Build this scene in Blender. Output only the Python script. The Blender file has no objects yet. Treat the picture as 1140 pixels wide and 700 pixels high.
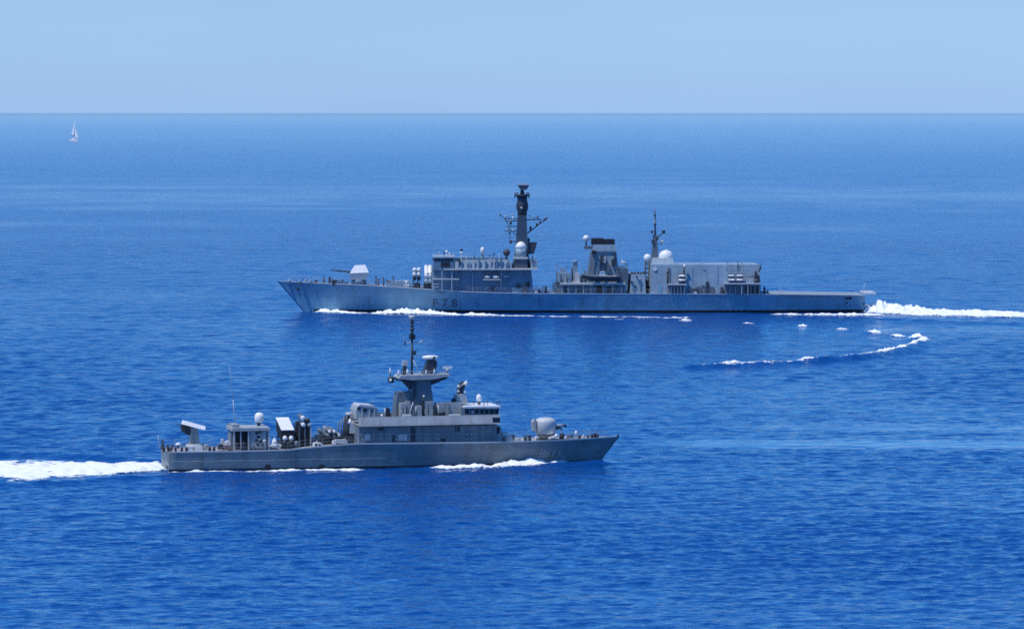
import bpy, bmesh, math, random
import numpy as np
from mathutils import Vector, Matrix

random.seed(7)
rng = np.random.default_rng(11)
SC = bpy.context.scene
COL = SC.collection

# ------------------------------------------------------------------ camera
CAM_H = 44.0            # metres above the water
FPX = 4800.0            # focal length in pixels of the 1140 px wide photograph
SEA_R = 300000.0
HOR = 127.2 - CAM_H / SEA_R * FPX      # eye level line in the photograph
PITCH = math.atan((350.0 - HOR) / FPX)
cam_d = bpy.data.cameras.new("camera")
cam_d.sensor_width = 36.0
cam_d.lens = FPX / 1140.0 * 36.0
cam_d.clip_start = 1.0
cam_d.clip_end = 2000000.0
cam = bpy.data.objects.new("camera", cam_d)
cam.location = (0, 0, CAM_H)
cam.rotation_euler = (math.radians(90) - PITCH, 0, 0)
COL.objects.link(cam)
SC.camera = cam

# ------------------------------------------------------------------ sky, sun, exposure
TO_SUN_H = Vector((-0.86, -0.50, 0)).normalized()
SUN_EL = math.radians(64)
TO_SUN = Vector((TO_SUN_H.x * math.cos(SUN_EL), TO_SUN_H.y * math.cos(SUN_EL), math.sin(SUN_EL)))
world = bpy.data.worlds.new("World")
SC.world = world
world.use_nodes = True
wn = world.node_tree
bg = wn.nodes["Background"]
sky = wn.nodes.new("ShaderNodeTexSky")
sky.sky_type = 'NISHITA'
sky.sun_disc = False
sky.sun_elevation = SUN_EL
sky.sun_rotation = math.atan2(TO_SUN_H.x, TO_SUN_H.y)
sky.altitude = 0
sky.air_density = 1.0
sky.dust_density = 0.2
sky.ozone_density = 2.0
tint = wn.nodes.new("ShaderNodeMixRGB")
tint.blend_type = 'MULTIPLY'
tint.inputs[0].default_value = 1.0
# paler blue near the horizon, deeper blue above
wtc = wn.nodes.new("ShaderNodeTexCoord"); wsx = wn.nodes.new("ShaderNodeSeparateXYZ")
wn.links.new(wtc.outputs['Generated'], wsx.inputs[0])
wcr = wn.nodes.new("ShaderNodeValToRGB")
wcr.color_ramp.elements[0].position = 0.0; wcr.color_ramp.elements[0].color = (0.50, 0.865, 1.90, 1)
_e = wcr.color_ramp.elements.new(0.075); _e.color = (0.29, 0.87, 1.66, 1)
_e = wcr.color_ramp.elements.new(0.024); _e.color = (0.53, 0.82, 1.56, 1)
wcr.color_ramp.elements[3].position = 0.30; wcr.color_ramp.elements[3].color = (0.23, 0.82, 1.55, 1)
wn.links.new(wsx.outputs['Z'], wcr.inputs[0]); wn.links.new(wcr.outputs[0], tint.inputs[2])
wn.links.new(sky.outputs[0], tint.inputs[1])
wn.links.new(tint.outputs[0], bg.inputs[0])
wnz = wn.nodes.new("ShaderNodeTexNoise"); wnz.inputs['Scale'].default_value = 3.0; wnz.inputs['Detail'].default_value = 4
wmp = wn.nodes.new("ShaderNodeMapping"); wmp.inputs['Scale'].default_value = (3.0, 3.0, 26.0)
wn.links.new(wtc.outputs['Generated'], wmp.inputs[0]); wn.links.new(wmp.outputs[0], wnz.inputs['Vector'])
wmr = wn.nodes.new("ShaderNodeMapRange"); wmr.inputs[1].default_value = 0.3; wmr.inputs[2].default_value = 0.7
wmr.inputs[3].default_value = 0.0975; wmr.inputs[4].default_value = 0.1025
wn.links.new(wnz.outputs['Fac'], wmr.inputs[0]); wn.links.new(wmr.outputs[0], bg.inputs[1])
sun_d = bpy.data.lights.new("sun", 'SUN')
sun_d.energy = 3.4
sun_d.angle = math.radians(0.55)
sun_d.color = (1.0, 0.96, 0.9)
sun = bpy.data.objects.new("sun", sun_d)
sun.rotation_euler = TO_SUN.to_track_quat('Z', 'Y').to_euler()
COL.objects.link(sun)
SC.view_settings.view_transform = 'Standard'
SC.view_settings.look = 'None'
SC.view_settings.exposure = 0.0
SC.view_settings.gamma = 1.0
SC.cycles.max_bounces = 6
SC.cycles.volume_bounces = 0
SC.cycles.transparent_max_bounces = 12
SC.cycles.filter_width = 1.6
SC.cycles.sample_clamp_direct = 3.0
SC.cycles.sample_clamp_indirect = 3.0
SC.cycles.use_denoising = False

# ------------------------------------------------------------------ materials
def mat_new(name):
    m = bpy.data.materials.new(name)
    m.use_nodes = True
    return m, m.node_tree, m.node_tree.nodes["Principled BSDF"]

def paint(name, col, rough=0.55, streak=0.12, scale=0.6, metal=0.0, plates=None):
    """weathered ship paint: soft mottling plus vertical run marks"""
    m, nt, p = mat_new(name)
    N, L = nt.nodes, nt.links
    tc = N.new("ShaderNodeTexCoord")
    mp = N.new("ShaderNodeMapping")
    mp.inputs['Scale'].default_value = (1.6 * scale, 1.6 * scale, 0.22 * scale)
    n1 = N.new("ShaderNodeTexNoise"); n1.inputs['Scale'].default_value = 1.0; n1.inputs['Detail'].default_value = 6
    n2 = N.new("ShaderNodeTexNoise"); n2.inputs['Scale'].default_value = 0.35 * scale; n2.inputs['Detail'].default_value = 4
    L.new(tc.outputs['Object'], mp.inputs[0]); L.new(mp.outputs[0], n1.inputs['Vector'])
    L.new(tc.outputs['Object'], n2.inputs['Vector'])
    ad = N.new("ShaderNodeMath"); ad.operation = 'ADD'
    L.new(n1.outputs['Fac'], ad.inputs[0]); L.new(n2.outputs['Fac'], ad.inputs[1])
    mr = N.new("ShaderNodeMapRange")
    mr.inputs[1].default_value = 0.7; mr.inputs[2].default_value = 1.3
    mr.inputs[3].default_value = 1 - streak; mr.inputs[4].default_value = 1 + streak
    L.new(ad.outputs[0], mr.inputs[0])
    mx = N.new("ShaderNodeMixRGB"); mx.blend_type = 'MULTIPLY'; mx.inputs[0].default_value = 1
    mx.inputs[1].default_value = (*col, 1)
    L.new(mr.outputs[0], mx.inputs[2])
    out = mx
    if plates:
        # welded plating: faint joints and a little quilting between the frames
        px_, pz_ = plates
        sp = N.new("ShaderNodeSeparateXYZ"); cb = N.new("ShaderNodeCombineXYZ")
        L.new(tc.outputs['Object'], sp.inputs[0]); L.new(sp.outputs['X'], cb.inputs['X']); L.new(sp.outputs['Z'], cb.inputs['Y'])
        br = N.new("ShaderNodeTexBrick")
        br.inputs['Color1'].default_value = (1, 1, 1, 1); br.inputs['Color2'].default_value = (0.90, 0.91, 0.93, 1); br.inputs['Mortar'].default_value = (0.70, 0.71, 0.73, 1)
        br.inputs['Scale'].default_value = 1.0; br.inputs['Mortar Size'].default_value = 0.035; br.inputs['Mortar Smooth'].default_value = 0.4
        br.inputs['Brick Width'].default_value = px_; br.inputs['Row Height'].default_value = pz_
        L.new(cb.outputs[0], br.inputs['Vector'])
        m2 = N.new("ShaderNodeMixRGB"); m2.blend_type = 'MULTIPLY'; m2.inputs[0].default_value = 1
        L.new(mx.outputs[0], m2.inputs[1]); L.new(br.outputs['Color'], m2.inputs[2])
        # run-off stains below the deck edge and scuppers
        mp2 = N.new("ShaderNodeMapping"); mp2.inputs['Scale'].default_value = (0.9, 0.9, 0.10)
        n3 = N.new("ShaderNodeTexNoise"); n3.inputs['Scale'].default_value = 1.0; n3.inputs['Detail'].default_value = 5
        L.new(tc.outputs['Object'], mp2.inputs[0]); L.new(mp2.outputs[0], n3.inputs['Vector'])
        c3 = N.new("ShaderNodeValToRGB"); c3.color_ramp.elements[0].position = 0.56; c3.color_ramp.elements[0].color = (1, 1, 1, 1)
        c3.color_ramp.elements[1].position = 0.74; c3.color_ramp.elements[1].color = (0.78, 0.70, 0.64, 1)
        L.new(n3.outputs['Fac'], c3.inputs[0])
        m3 = N.new("ShaderNodeMixRGB"); m3.blend_type = 'MULTIPLY'; m3.inputs[0].default_value = 1
        L.new(m2.outputs[0], m3.inputs[1]); L.new(c3.outputs[0], m3.inputs[2])
        out = m3
        n4 = N.new("ShaderNodeTexNoise"); n4.inputs['Scale'].default_value = 0.8; n4.inputs['Detail'].default_value = 2
        L.new(tc.outputs['Object'], n4.inputs['Vector'])
        bp = N.new("ShaderNodeBump"); bp.inputs['Strength'].default_value = 0.5; bp.inputs['Distance'].default_value = 0.10
        L.new(n4.outputs['Fac'], bp.inputs['Height']); L.new(bp.outputs[0], p.inputs['Normal'])
    L.new(out.outputs[0], p.inputs['Base Color'])
    p.inputs['Roughness'].default_value = rough
    p.inputs['Metallic'].default_value = metal
    return m

M = {
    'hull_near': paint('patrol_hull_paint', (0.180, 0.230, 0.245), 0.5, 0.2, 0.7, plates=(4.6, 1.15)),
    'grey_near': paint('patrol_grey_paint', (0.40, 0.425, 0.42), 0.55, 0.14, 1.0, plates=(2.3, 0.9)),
    'dark_near': paint('patrol_shaded_grey_paint', (0.20, 0.24, 0.26), 0.55, 0.14, 1.0, plates=(1.7, 1.3)),  # darker copy of the grey, shade below overhangs put into the colour
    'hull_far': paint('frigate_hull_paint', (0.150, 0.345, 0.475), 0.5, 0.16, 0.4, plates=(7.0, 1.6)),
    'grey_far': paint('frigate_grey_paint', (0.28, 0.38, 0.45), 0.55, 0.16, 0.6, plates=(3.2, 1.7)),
    'deep_far': paint('frigate_deep_shaded_grey_paint', (0.13, 0.22, 0.30), 0.55, 0.16, 0.6, plates=(2.6, 1.5)),  # deep grey; on lower walls it carries the overhang's shade as colour
    'deck': paint('deck_grey_paint', (0.34, 0.34, 0.34), 0.8, 0.15, 1.2),
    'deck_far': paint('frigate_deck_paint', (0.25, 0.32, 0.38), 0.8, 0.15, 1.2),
    'white': paint('white_paint', (0.80, 0.80, 0.78), 0.45, 0.05, 1.2),
    'pale': paint('pale_grey_paint', (0.52, 0.53, 0.53), 0.5, 0.08, 1.0),
    'black': paint('black_paint', (0.018, 0.02, 0.024), 0.6, 0.2, 1.0),
    'steel': paint('dark_steel_paint', (0.042, 0.052, 0.065), 0.55, 0.2, 1.0),
    'mast': paint('mast_grey_paint', (0.13, 0.16, 0.19), 0.55, 0.12, 1.0),
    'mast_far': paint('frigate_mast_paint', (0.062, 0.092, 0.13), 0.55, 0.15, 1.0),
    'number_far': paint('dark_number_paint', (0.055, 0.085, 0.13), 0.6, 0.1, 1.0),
    'number_near': paint('pale_number_paint', (0.29, 0.33, 0.36), 0.6, 0.1, 1.0),
    'boot': paint('boot_topping_paint', (0.015, 0.016, 0.02), 0.5, 0.2, 0.5),
    'rust': paint('brown_stained_paint', (0.20, 0.15, 0.14), 0.7, 0.25, 2.0),
    'sail': paint('sailcloth', (0.90, 0.90, 0.89), 0.8, 0.03, 0.3),
    'rail': paint('rail_grey_paint', (0.30, 0.33, 0.36), 0.6, 0.1, 1.0),
    'glass': None,
}
_nt = M['sail'].node_tree; _p = _nt.nodes["Principled BSDF"]; _o = _nt.nodes["Material Output"]
_t = _nt.nodes.new("ShaderNodeBsdfTranslucent"); _t.inputs[0].default_value = (0.85, 0.85, 0.83, 1)
_m = _nt.nodes.new("ShaderNodeMixShader"); _m.inputs[0].default_value = 0.12
_nt.links.new(_p.outputs[0], _m.inputs[1]); _nt.links.new(_t.outputs[0], _m.inputs[2]); _nt.links.new(_m.outputs[0], _o.inputs['Surface'])
mg, ntg, pg = mat_new('dark_window_glass')
pg.inputs['Base Color'].default_value = (0.01, 0.014, 0.02, 1)
pg.inputs['Roughness'].default_value = 0.12
M['glass'] = mg

# ------------------------------------------------------------------ helpers
def ray(X, Y):
    dx, dz = (X - 570.0) / FPX, (350.0 - Y) / FPX
    c, s = math.cos(PITCH), math.sin(PITCH)
    return Vector((dx, c + s * dz, c * dz - s))

def on_water(X, Y, z=0.0):
    d = ray(X, Y)
    t = (z - CAM_H) / d.z
    return Vector((d.x * t, d.y * t, z))

def tag(o, label=None, cat=None, group=None, kind=None):
    if label: o['label'] = label
    if cat: o['category'] = cat
    if group: o['group'] = group
    if kind: o['kind'] = kind
    return o

def empty(name, loc, rz=0.0):
    o = bpy.data.objects.new(name, None)
    o.empty_display_size = 2
    o.location = loc
    o.rotation_euler = (0, 0, rz)
    COL.objects.link(o)
    return o

class MB:
    def __init__(self):
        self.bm = bmesh.new()
    def faces(self, pts, idx, smooth=False):
        vs = [self.bm.verts.new(p) for p in pts]
        for f in idx:
            try:
                fc = self.bm.faces.new([vs[i] for i in f]); fc.smooth = smooth
            except ValueError:
                pass
        return self
    def box(self, x0, x1, y0, y1, z0, z1):
        p = [(x0, y0, z0), (x1, y0, z0), (x1, y1, z0), (x0, y1, z0), (x0, y0, z1), (x1, y0, z1), (x1, y1, z1), (x0, y1, z1)]
        return self.faces(p, [(0, 3, 2, 1), (4, 5, 6, 7), (0, 1, 5, 4), (1, 2, 6, 5), (2, 3, 7, 6), (3, 0, 4, 7)])
    def prism(self, poly, ya, yb, polyb=None):
        n = len(poly); polyb = polyb or poly
        p = [(x, ya, z) for x, z in poly] + [(x, yb, z) for x, z in polyb]
        f = [tuple(range(n)), tuple(range(2 * n - 1, n - 1, -1))] + [(i, n + i, n + (i + 1) % n, (i + 1) % n) for i in range(n)]
        return self.faces(p, f)
    def tube(self, a, b, r0, r1=None, n=8, smooth=True):
        a, b = Vector(a), Vector(b); r1 = r0 if r1 is None else r1
        d = (b - a).normalized()
        u = d.orthogonal().normalized(); v = d.cross(u)
        p = []
        for c, r in ((a, r0), (b, r1)):
            for i in range(n):
                t = 2 * math.pi * i / n
                p.append(c + (u * math.cos(t) + v * math.sin(t)) * r)
        self.faces(p, [(i, (i + 1) % n, n + (i + 1) % n, n + i) for i in range(n)], smooth)
        return self.faces(p, [tuple(range(n - 1, -1, -1)), tuple(range(n, 2 * n))])
    def lathe(self, c, prof, n=20, sx=1, sy=1):
        c = Vector(c); p = []
        for r, z in prof:
            for i in range(n):
                t = 2 * math.pi * i / n
                p.append((c.x + r * sx * math.cos(t), c.y + r * sy * math.sin(t), c.z + z))
        f = [(j * n + i, j * n + (i + 1) % n, (j + 1) * n + (i + 1) % n, (j + 1) * n + i) for j in range(len(prof) - 1) for i in range(n)]
        self.faces(p, f, True)
        m = len(prof)
        return self.faces(p, [tuple(range(n - 1, -1, -1)), tuple(range((m - 1) * n, m * n))])
    def ball(self, c, r, n=16, sz=1.0):
        return self.lathe(c, [(max(0.02 * r, r * math.cos(a)), r * sz * math.sin(a)) for a in np.linspace(-math.pi / 2, math.pi / 2, 11)], n)
    def build(self, name, mat, parent=None):
        bmesh.ops.remove_doubles(self.bm, verts=self.bm.verts, dist=1e-5)
        bmesh.ops.recalc_face_normals(self.bm, faces=self.bm.faces)
        me = bpy.data.meshes.new(name)
        self.bm.to_mesh(me); self.bm.free()
        me.materials.append(mat)
        o = bpy.data.objects.new(name, me)
        COL.objects.link(o)
        if parent is not None: o.parent = parent
        return o

# value noise for foam and wind patches
def vnoise(x, y, seed=0):
    xi, yi = np.floor(x).astype(np.int64), np.floor(y).astype(np.int64)
    fx, fy = x - xi, y - yi
    fx, fy = fx * fx * (3 - 2 * fx), fy * fy * (3 - 2 * fy)
    def h(a, b):
        v = (a * 374761393 + b * 668265263 + seed * 974634777) & 0xFFFFFFFF
        v = ((v ^ (v >> 13)) * 1274126177) & 0xFFFFFFFF
        v = v ^ (v >> 16)
        return (v & 0xFFFFFF) / float(0xFFFFFF)
    a, b, c, d = h(xi, yi), h(xi + 1, yi), h(xi, yi + 1), h(xi + 1, yi + 1)
    return (a + (b - a) * fx) * (1 - fy) + (c + (d - c) * fx) * fy

def fbm(x, y, seed=0, oct=4):
    s, a, t = 0.0, 0.5, 0.0
    for i in range(oct):
        s = s + a * vnoise(x * 2 ** i + 17.3 * i, y * 2 ** i - 9.1 * i, seed + i); t += a; a *= 0.5
    return s / t

# ------------------------------------------------------------------ water
WIND = math.radians(-78)         # wave travel: roughly towards the camera
NW = 150
lam = np.exp(rng.uniform(np.log(0.75), np.log(14.0), NW))
ang = WIND + rng.normal(0, 0.62, NW)
kk = 2 * np.pi / lam
slope = 0.0175 * np.exp(-(np.log(lam / 1.9) ** 2) / (2 * 0.75 ** 2)) + 0.003
amp = slope / kk
kx, ky, ph = kk * np.cos(ang), kk * np.sin(ang), rng.uniform(0, 2 * np.pi, NW)

def seg_ridge(x, y, pts, hgt, wid):
    """raised wake crest along a polyline of world points"""
    out = np.zeros_like(x)
    for (a, b) in zip(pts[:-1], pts[1:]):
        dx, dy = b[0] - a[0], b[1] - a[1]
        L2 = dx * dx + dy * dy
        t = np.clip(((x - a[0]) * dx + (y - a[1]) * dy) / L2, 0, 1)
        d2 = (x - a[0] - t * dx) ** 2 + (y - a[1] - t * dy) ** 2
        out = np.maximum(out, np.exp(-d2 / (2 * wid * wid)))
    return out * hgt

def wpts(px):
    return [tuple(on_water(X, Y)[:2]) for X, Y in px]

RIDGES = [
    (wpts([(770, 410), (830, 407.5), (900, 403.5), (960, 399), (1000, 392.5), (1030, 383), (1022, 378)]), 0.85, 1.5),
    (wpts([(1000, 373.5), (940, 368), (890, 364), (830, 361)]), 0.22, 1.8),
    (wpts([(-60, 505), (60, 507), (150, 512), (178, 516)]), 0.55, 1.5),
    (wpts([(-60, 541), (60, 538), (150, 531), (260, 528)]), 0.35, 1.4),
    (wpts([(672, 514), (640, 517), (590, 521), (520, 527), (420, 533)]), 0.35, 1.4),
    (wpts([(330, 348.5), (420, 352), (560, 355.5), (720, 358)]), 0.35, 2.2),
    (wpts([(1160, 362), (1060, 358.5), (960, 354)]), 0.3, 2.2),
]

def calm_mask(x, y):
    """1 = ordinary chop, lower = smooth slick, higher = gusts"""
    s = 1.0 + 0.75 * (fbm(x / 140.0 + 3.1, y / 95.0, 5, 4) - 0.5)
    s = s + 0.55 * (fbm(x / 26.0, y / 60.0 + 7.7, 9, 3) - 0.5)
    s = 1.0 + (s - 1.0) * np.clip(1.6 - y / 2600.0, 0.22, 1.0)
    # broad wind belts across the view
    e = 120 * (fbm(x / 420.0, y / 800.0, 21, 3) - 0.5)
    s = s + 0.30 * np.exp(-((y + e - 1330) / 230.0) ** 2)
    s = s - 0.30 * np.exp(-((y + 1.5 * e - 2300) / 520.0) ** 2)
    # slick left across the right half, ahead of the near ship
    ed = 7 * (fbm(x / 22.0, y / 14.0, 33, 3) - 0.5)
    g = np.exp(-((y + 0.05 * x + ed - 577) / 11.0) ** 2) * np.clip((x - 12) / 14.0, 0, 1)
    g = np.maximum(g, 0.7 * np.exp(-((y + ed - 603) / 7.0) ** 2) * np.clip((x - 20) / 20.0, 0, 1))
    # patch between the two ships' wakes
    g = np.maximum(g, 0.55 * np.exp(-((y + 2 * ed - 880) / 14.0) ** 2) * np.clip((x - 10) / 40.0, 0, 1))
    s = s * (1 - 0.85 * g)
    return np.clip(s, 0.12, 1.9)

def wave_full(x, y, res, mask=None):
    """height and sideways shift of the water surface: crests sharpened and leaning downwind"""
    x = np.asarray(x, float); y = np.asarray(y, float)
    h, gx, gy = np.zeros_like(x), np.zeros_like(x), np.zeros_like(x)
    if mask is None: mask = calm_mask(x, y)
    res = np.maximum(res, 1e-3)
    for i in range(NW):
        w = np.clip((lam[i] / res - 2.2) / 2.5, 0, 1)
        if np.max(w) <= 0: continue
        a = kx[i] * x + ky[i] * y + ph[i]
        w = w * amp[i]
        h += w * np.cos(a)
        sn = w * np.sin(a)
        gx -= kx[i] / kk[i] * sn; gy -= ky[i] / kk[i] * sn
    mk = np.clip(mask, 0.3, 1.5)
    h *= mk
    n = 0.45 + 0.95 * fbm(x / 6.0, y / 8.0, 77, 3)
    r = np.zeros_like(x)
    for pts, hh, ww in RIDGES:
        r += seg_ridge(x, y, pts, hh, ww) * n
    return 0.8 * gx * mk, 0.8 * gy * mk - 0.9 * h - 0.2 * r, h + r

def mesh_res(x, y):
    d = np.hypot(x, y)
    return 0.7 * np.maximum(0.34, 0.36 * d * d / (CAM_H * FPX))

def build_water():
    # rows by distance, columns by bearing: dense where the photograph looks, coarse all round
    rows = [2.0, 40, 100, 170, 230, 270]
    d = 300.0
    while d < SEA_R:
        rows.append(d)
        step = 0.36 * d * d / (CAM_H * FPX)
        if d > 3500: step = max(step, d * 0.03)
        d += max(0.34, step) if d > 350 else 1.2
    rows.append(SEA_R)
    rows = np.array(rows)
    ca = np.concatenate([np.linspace(-180, -14, 40, endpoint=False), np.linspace(-14, -7.8, 60, endpoint=False),
                         np.linspace(-7.8, 7.8, 620), np.linspace(7.8, 14, 61)[1:], np.linspace(14, 180, 41)[1:-1]])
    ca = np.radians(ca)
    R, A = np.meshgrid(rows, ca, indexing='ij')
    X, Y = R * np.sin(A), R * np.cos(A)
    dr = np.gradient(rows)[:, None] * np.ones_like(A)
    dc = np.gradient(ca)[None, :] * R
    res = np.maximum(dr * 0.7, np.minimum(dc, 1e4))
    Z = np.zeros_like(X)
    msk = np.ones_like(X)
    act = (rows > 280) & (rows < 3600)
    cs = np.abs(np.degrees(ca)) < 16
    ix = np.ix_(act, cs)
    msk[rows < 12000] = calm_mask(X[rows < 12000], Y[rows < 12000])
    nr, nc = X.shape
    DX, DY = np.zeros_like(X), np.zeros_like(X)
    DX[ix], DY[ix], Z[ix] = wave_full(X[ix], Y[ix], res[ix], msk[ix])
    # beyond the modelled waves the same chop goes on in the shading alone
    q_ = np.interp(np.log(np.maximum(rows, 1.0)), np.log([600, 1200, 1800, 3000, 8000, 30000]), [1.0, 1.7, 1.8, 1.4, 0.8, 0.48])[:, None]
    msk = msk * q_
    co = np.stack([X + DX, Y + DY, Z], -1).reshape(-1, 3)
    i = np.arange(nr - 1)[:, None] * nc + np.arange(nc)[None, :]
    j = np.arange(nr - 1)[:, None] * nc + (np.arange(nc)[None, :] + 1) % nc
    quads = np.stack([i, j, j + nc, i + nc], -1).reshape(-1, 4)
    # close the middle
    co = np.vstack([co, [[0, 0, 0]]])
    mid = len(co) - 1
    me = bpy.data.meshes.new("water")
    tri = np.stack([np.full(nc, mid), (np.arange(nc) + 1) % nc, np.arange(nc)], -1)
    nv, nq, nt = len(co), len(quads), len(tri)
    me.vertices.add(nv); me.vertices.foreach_set("co", co.astype(np.float32).ravel())
    me.loops.add(nq * 4 + nt * 3)
    me.loops.foreach_set("vertex_index", np.concatenate([quads[:, ::-1].ravel(), tri.ravel()]).astype(np.int32))
    me.polygons.add(nq + nt)
    me.polygons.foreach_set("loop_start", np.concatenate([np.arange(nq) * 4, nq * 4 + np.arange(nt) * 3]).astype(np.int32))
    me.update(calc_edges=True)
    me.polygons.foreach_set("use_smooth", np.ones(nq + nt, bool))
    at = me.attributes.new("chop", 'FLOAT', 'POINT')
    at.data.foreach_set("value", np.concatenate([msk.ravel(), [1.0]]).astype(np.float32))
    me.validate(); me.update()
    m, nt_, p = mat_new("sea_water")
    N, L = nt_.nodes, nt_.links
    geo = N.new("ShaderNodeNewGeometry")
    atn = N.new("ShaderNodeAttribute"); atn.attribute_name = "chop"
    def noise(scale, det, stretch):
        mp = N.new("ShaderNodeMapping"); mp.inputs['Scale'].default_value = stretch
        mp.inputs['Rotation'].default_value = (0, 0, math.radians(7))
        n = N.new("ShaderNodeTexNoise"); n.inputs['Scale'].default_value = scale; n.inputs['Detail'].default_value = det
        n.inputs['Roughness'].default_value = 0.6
        L.new(geo.outputs['Position'], mp.inputs[0]); L.new(mp.outputs[0], n.inputs['Vector'])
        return n
    pt = noise(0.30, 4, (0.9, 0.9, 1.0))
    pr = N.new("ShaderNodeMapRange"); pr.inputs[1].default_value = 0.34; pr.inputs[2].default_value = 0.66
    pr.inputs[3].default_value = 0.2; pr.inputs[4].default_value = 1.9
    L.new(pt.outputs['Fac'], pr.inputs[0])
    ch = N.new("ShaderNodeMath"); ch.operation = 'MULTIPLY'
    L.new(atn.outputs['Fac'], ch.inputs[0]); L.new(pr.outputs[0], ch.inputs[1])
    def bump(src, dist, strength, prev=None):
        b = N.new("ShaderNodeBump"); b.inputs['Distance'].default_value = dist
        mu = N.new("ShaderNodeMath"); mu.operation = 'MULTIPLY'; mu.inputs[1].default_value = strength
        L.new(ch.outputs[0], mu.inputs[0]); L.new(mu.outputs[0], b.inputs['Strength'])
        L.new(src.outputs['Fac'], b.inputs['Height'])
        if prev: L.new(prev.outputs[0], b.inputs['Normal'])
        return b
    b1 = bump(noise(1.05, 4, (0.8, 1.0, 1.0)), 0.36, 0.60)
    b2 = bump(noise(0.25, 3, (0.7, 1.0, 1.0)), 1.0, 0.45, b1)
    b3 = bump(noise(0.085, 5, (0.9, 1.0, 1.0)), 3.0, 0.45, b2)
    L.new(b3.outputs[0], p.inputs['Normal'])
    p.inputs['Base Color'].default_value = (0.002, 0.056, 0.245, 1)
    p.inputs['IOR'].default_value = 1.33
    mr = N.new("ShaderNodeMapRange")
    mr.inputs[1].default_value = 0.2; mr.inputs[2].default_value = 1.6
    mr.inputs[3].default_value = 0.06; mr.inputs[4].default_value = 0.16
    L.new(atn.outputs['Fac'], mr.inputs[0]); L.new(mr.outputs[0], p.inputs['Roughness'])
    me.materials.append(m)
    o = bpy.data.objects.new("water", me)
    COL.objects.link(o)
    tag(o, kind="structure")
    return o
build_water()

# ------------------------------------------------------------------ haze (even, pale, outside of it only the sky)
hz = MB().box(-310000, 310000, -310000, 310000, -3.0, 46.5).build("haze", bpy.data.materials.new("sea_haze"))
hm = hz.data.materials[0]; hm.use_nodes = True
hm.node_tree.nodes.clear()
ho = hm.node_tree.nodes.new("ShaderNodeOutputMaterial")
hv = hm.node_tree.nodes.new("ShaderNodeVolumePrincipled")
hv.inputs['Color'].default_value = (0.48, 0.84, 1.0, 1)
hv.inputs['Density'].default_value = 3.0e-6
hv.inputs['Anisotropy'].default_value = 0.0
hm.node_tree.links.new(hv.outputs[0], ho.inputs['Volume'])
tag(hz, kind="stuff")

# ------------------------------------------------------------------ foam
mf, ntf, pf = mat_new("sea_foam")
nf = ntf.nodes.new("ShaderNodeTexNoise"); nf.inputs['Scale'].default_value = 1.4; nf.inputs['Detail'].default_value = 5
gf = ntf.nodes.new("ShaderNodeNewGeometry")
ntf.links.new(gf.outputs['Position'], nf.inputs['Vector'])
fa = ntf.nodes.new("ShaderNodeAttribute"); fa.attribute_name = "foam_depth"
fm = ntf.nodes.new("ShaderNodeMath"); fm.operation = 'MULTIPLY_ADD'; fm.inputs[1].default_value = 0.7; fm.inputs[2].default_value = -0.35
ntf.links.new(nf.outputs['Fac'], fm.inputs[0])
fs = ntf.nodes.new("ShaderNodeMath"); fs.operation = 'ADD'
ntf.links.new(fa.outputs['Fac'], fs.inputs[0]); ntf.links.new(fm.outputs[0], fs.inputs[1])
cr = ntf.nodes.new("ShaderNodeValToRGB")
cr.color_ramp.elements[0].position = 0.0; cr.color_ramp.elements[0].color = (0.10, 0.30, 0.56, 1)
cr.color_ramp.elements[1].position = 0.36; cr.color_ramp.elements[1].color = (0.86, 0.88, 0.89, 1)
_e = cr.color_ramp.elements.new(0.14); _e.color = (0.45, 0.63, 0.78, 1)
ntf.links.new(fs.outputs[0], cr.inputs[0]); ntf.links.new(cr.outputs[0], pf.inputs['Base Color'])
pf.inputs['Roughness'].default_value = 0.85
nl = ntf.nodes.new("ShaderNodeTexNoise"); nl.inputs['Scale'].default_value = 2.6; nl.inputs['Detail'].default_value = 4
lm = ntf.nodes.new("ShaderNodeMapping"); lm.inputs['Scale'].default_value = (0.6, 1.0, 1.0)
ntf.links.new(gf.outputs['Position'], lm.inputs[0]); ntf.links.new(lm.outputs[0], nl.inputs['Vector'])
la = ntf.nodes.new("ShaderNodeMath"); la.operation = 'MULTIPLY_ADD'; la.inputs[1].default_value = 1.5; la.inputs[2].default_value = -0.86
ntf.links.new(nl.outputs['Fac'], la.inputs[0])
ls = ntf.nodes.new("ShaderNodeMath"); ls.operation = 'ADD'
ntf.links.new(fa.outputs['Fac'], ls.inputs[0]); ntf.links.new(la.outputs[0], ls.inputs[1])
lr = ntf.nodes.new("ShaderNodeMapRange"); lr.inputs[1].default_value = 0.0; lr.inputs[2].default_value = 0.24
ntf.links.new(ls.outputs[0], lr.inputs[0]); ntf.links.new(lr.outputs[0], pf.inputs['Alpha'])
M['foam'] = mf

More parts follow.
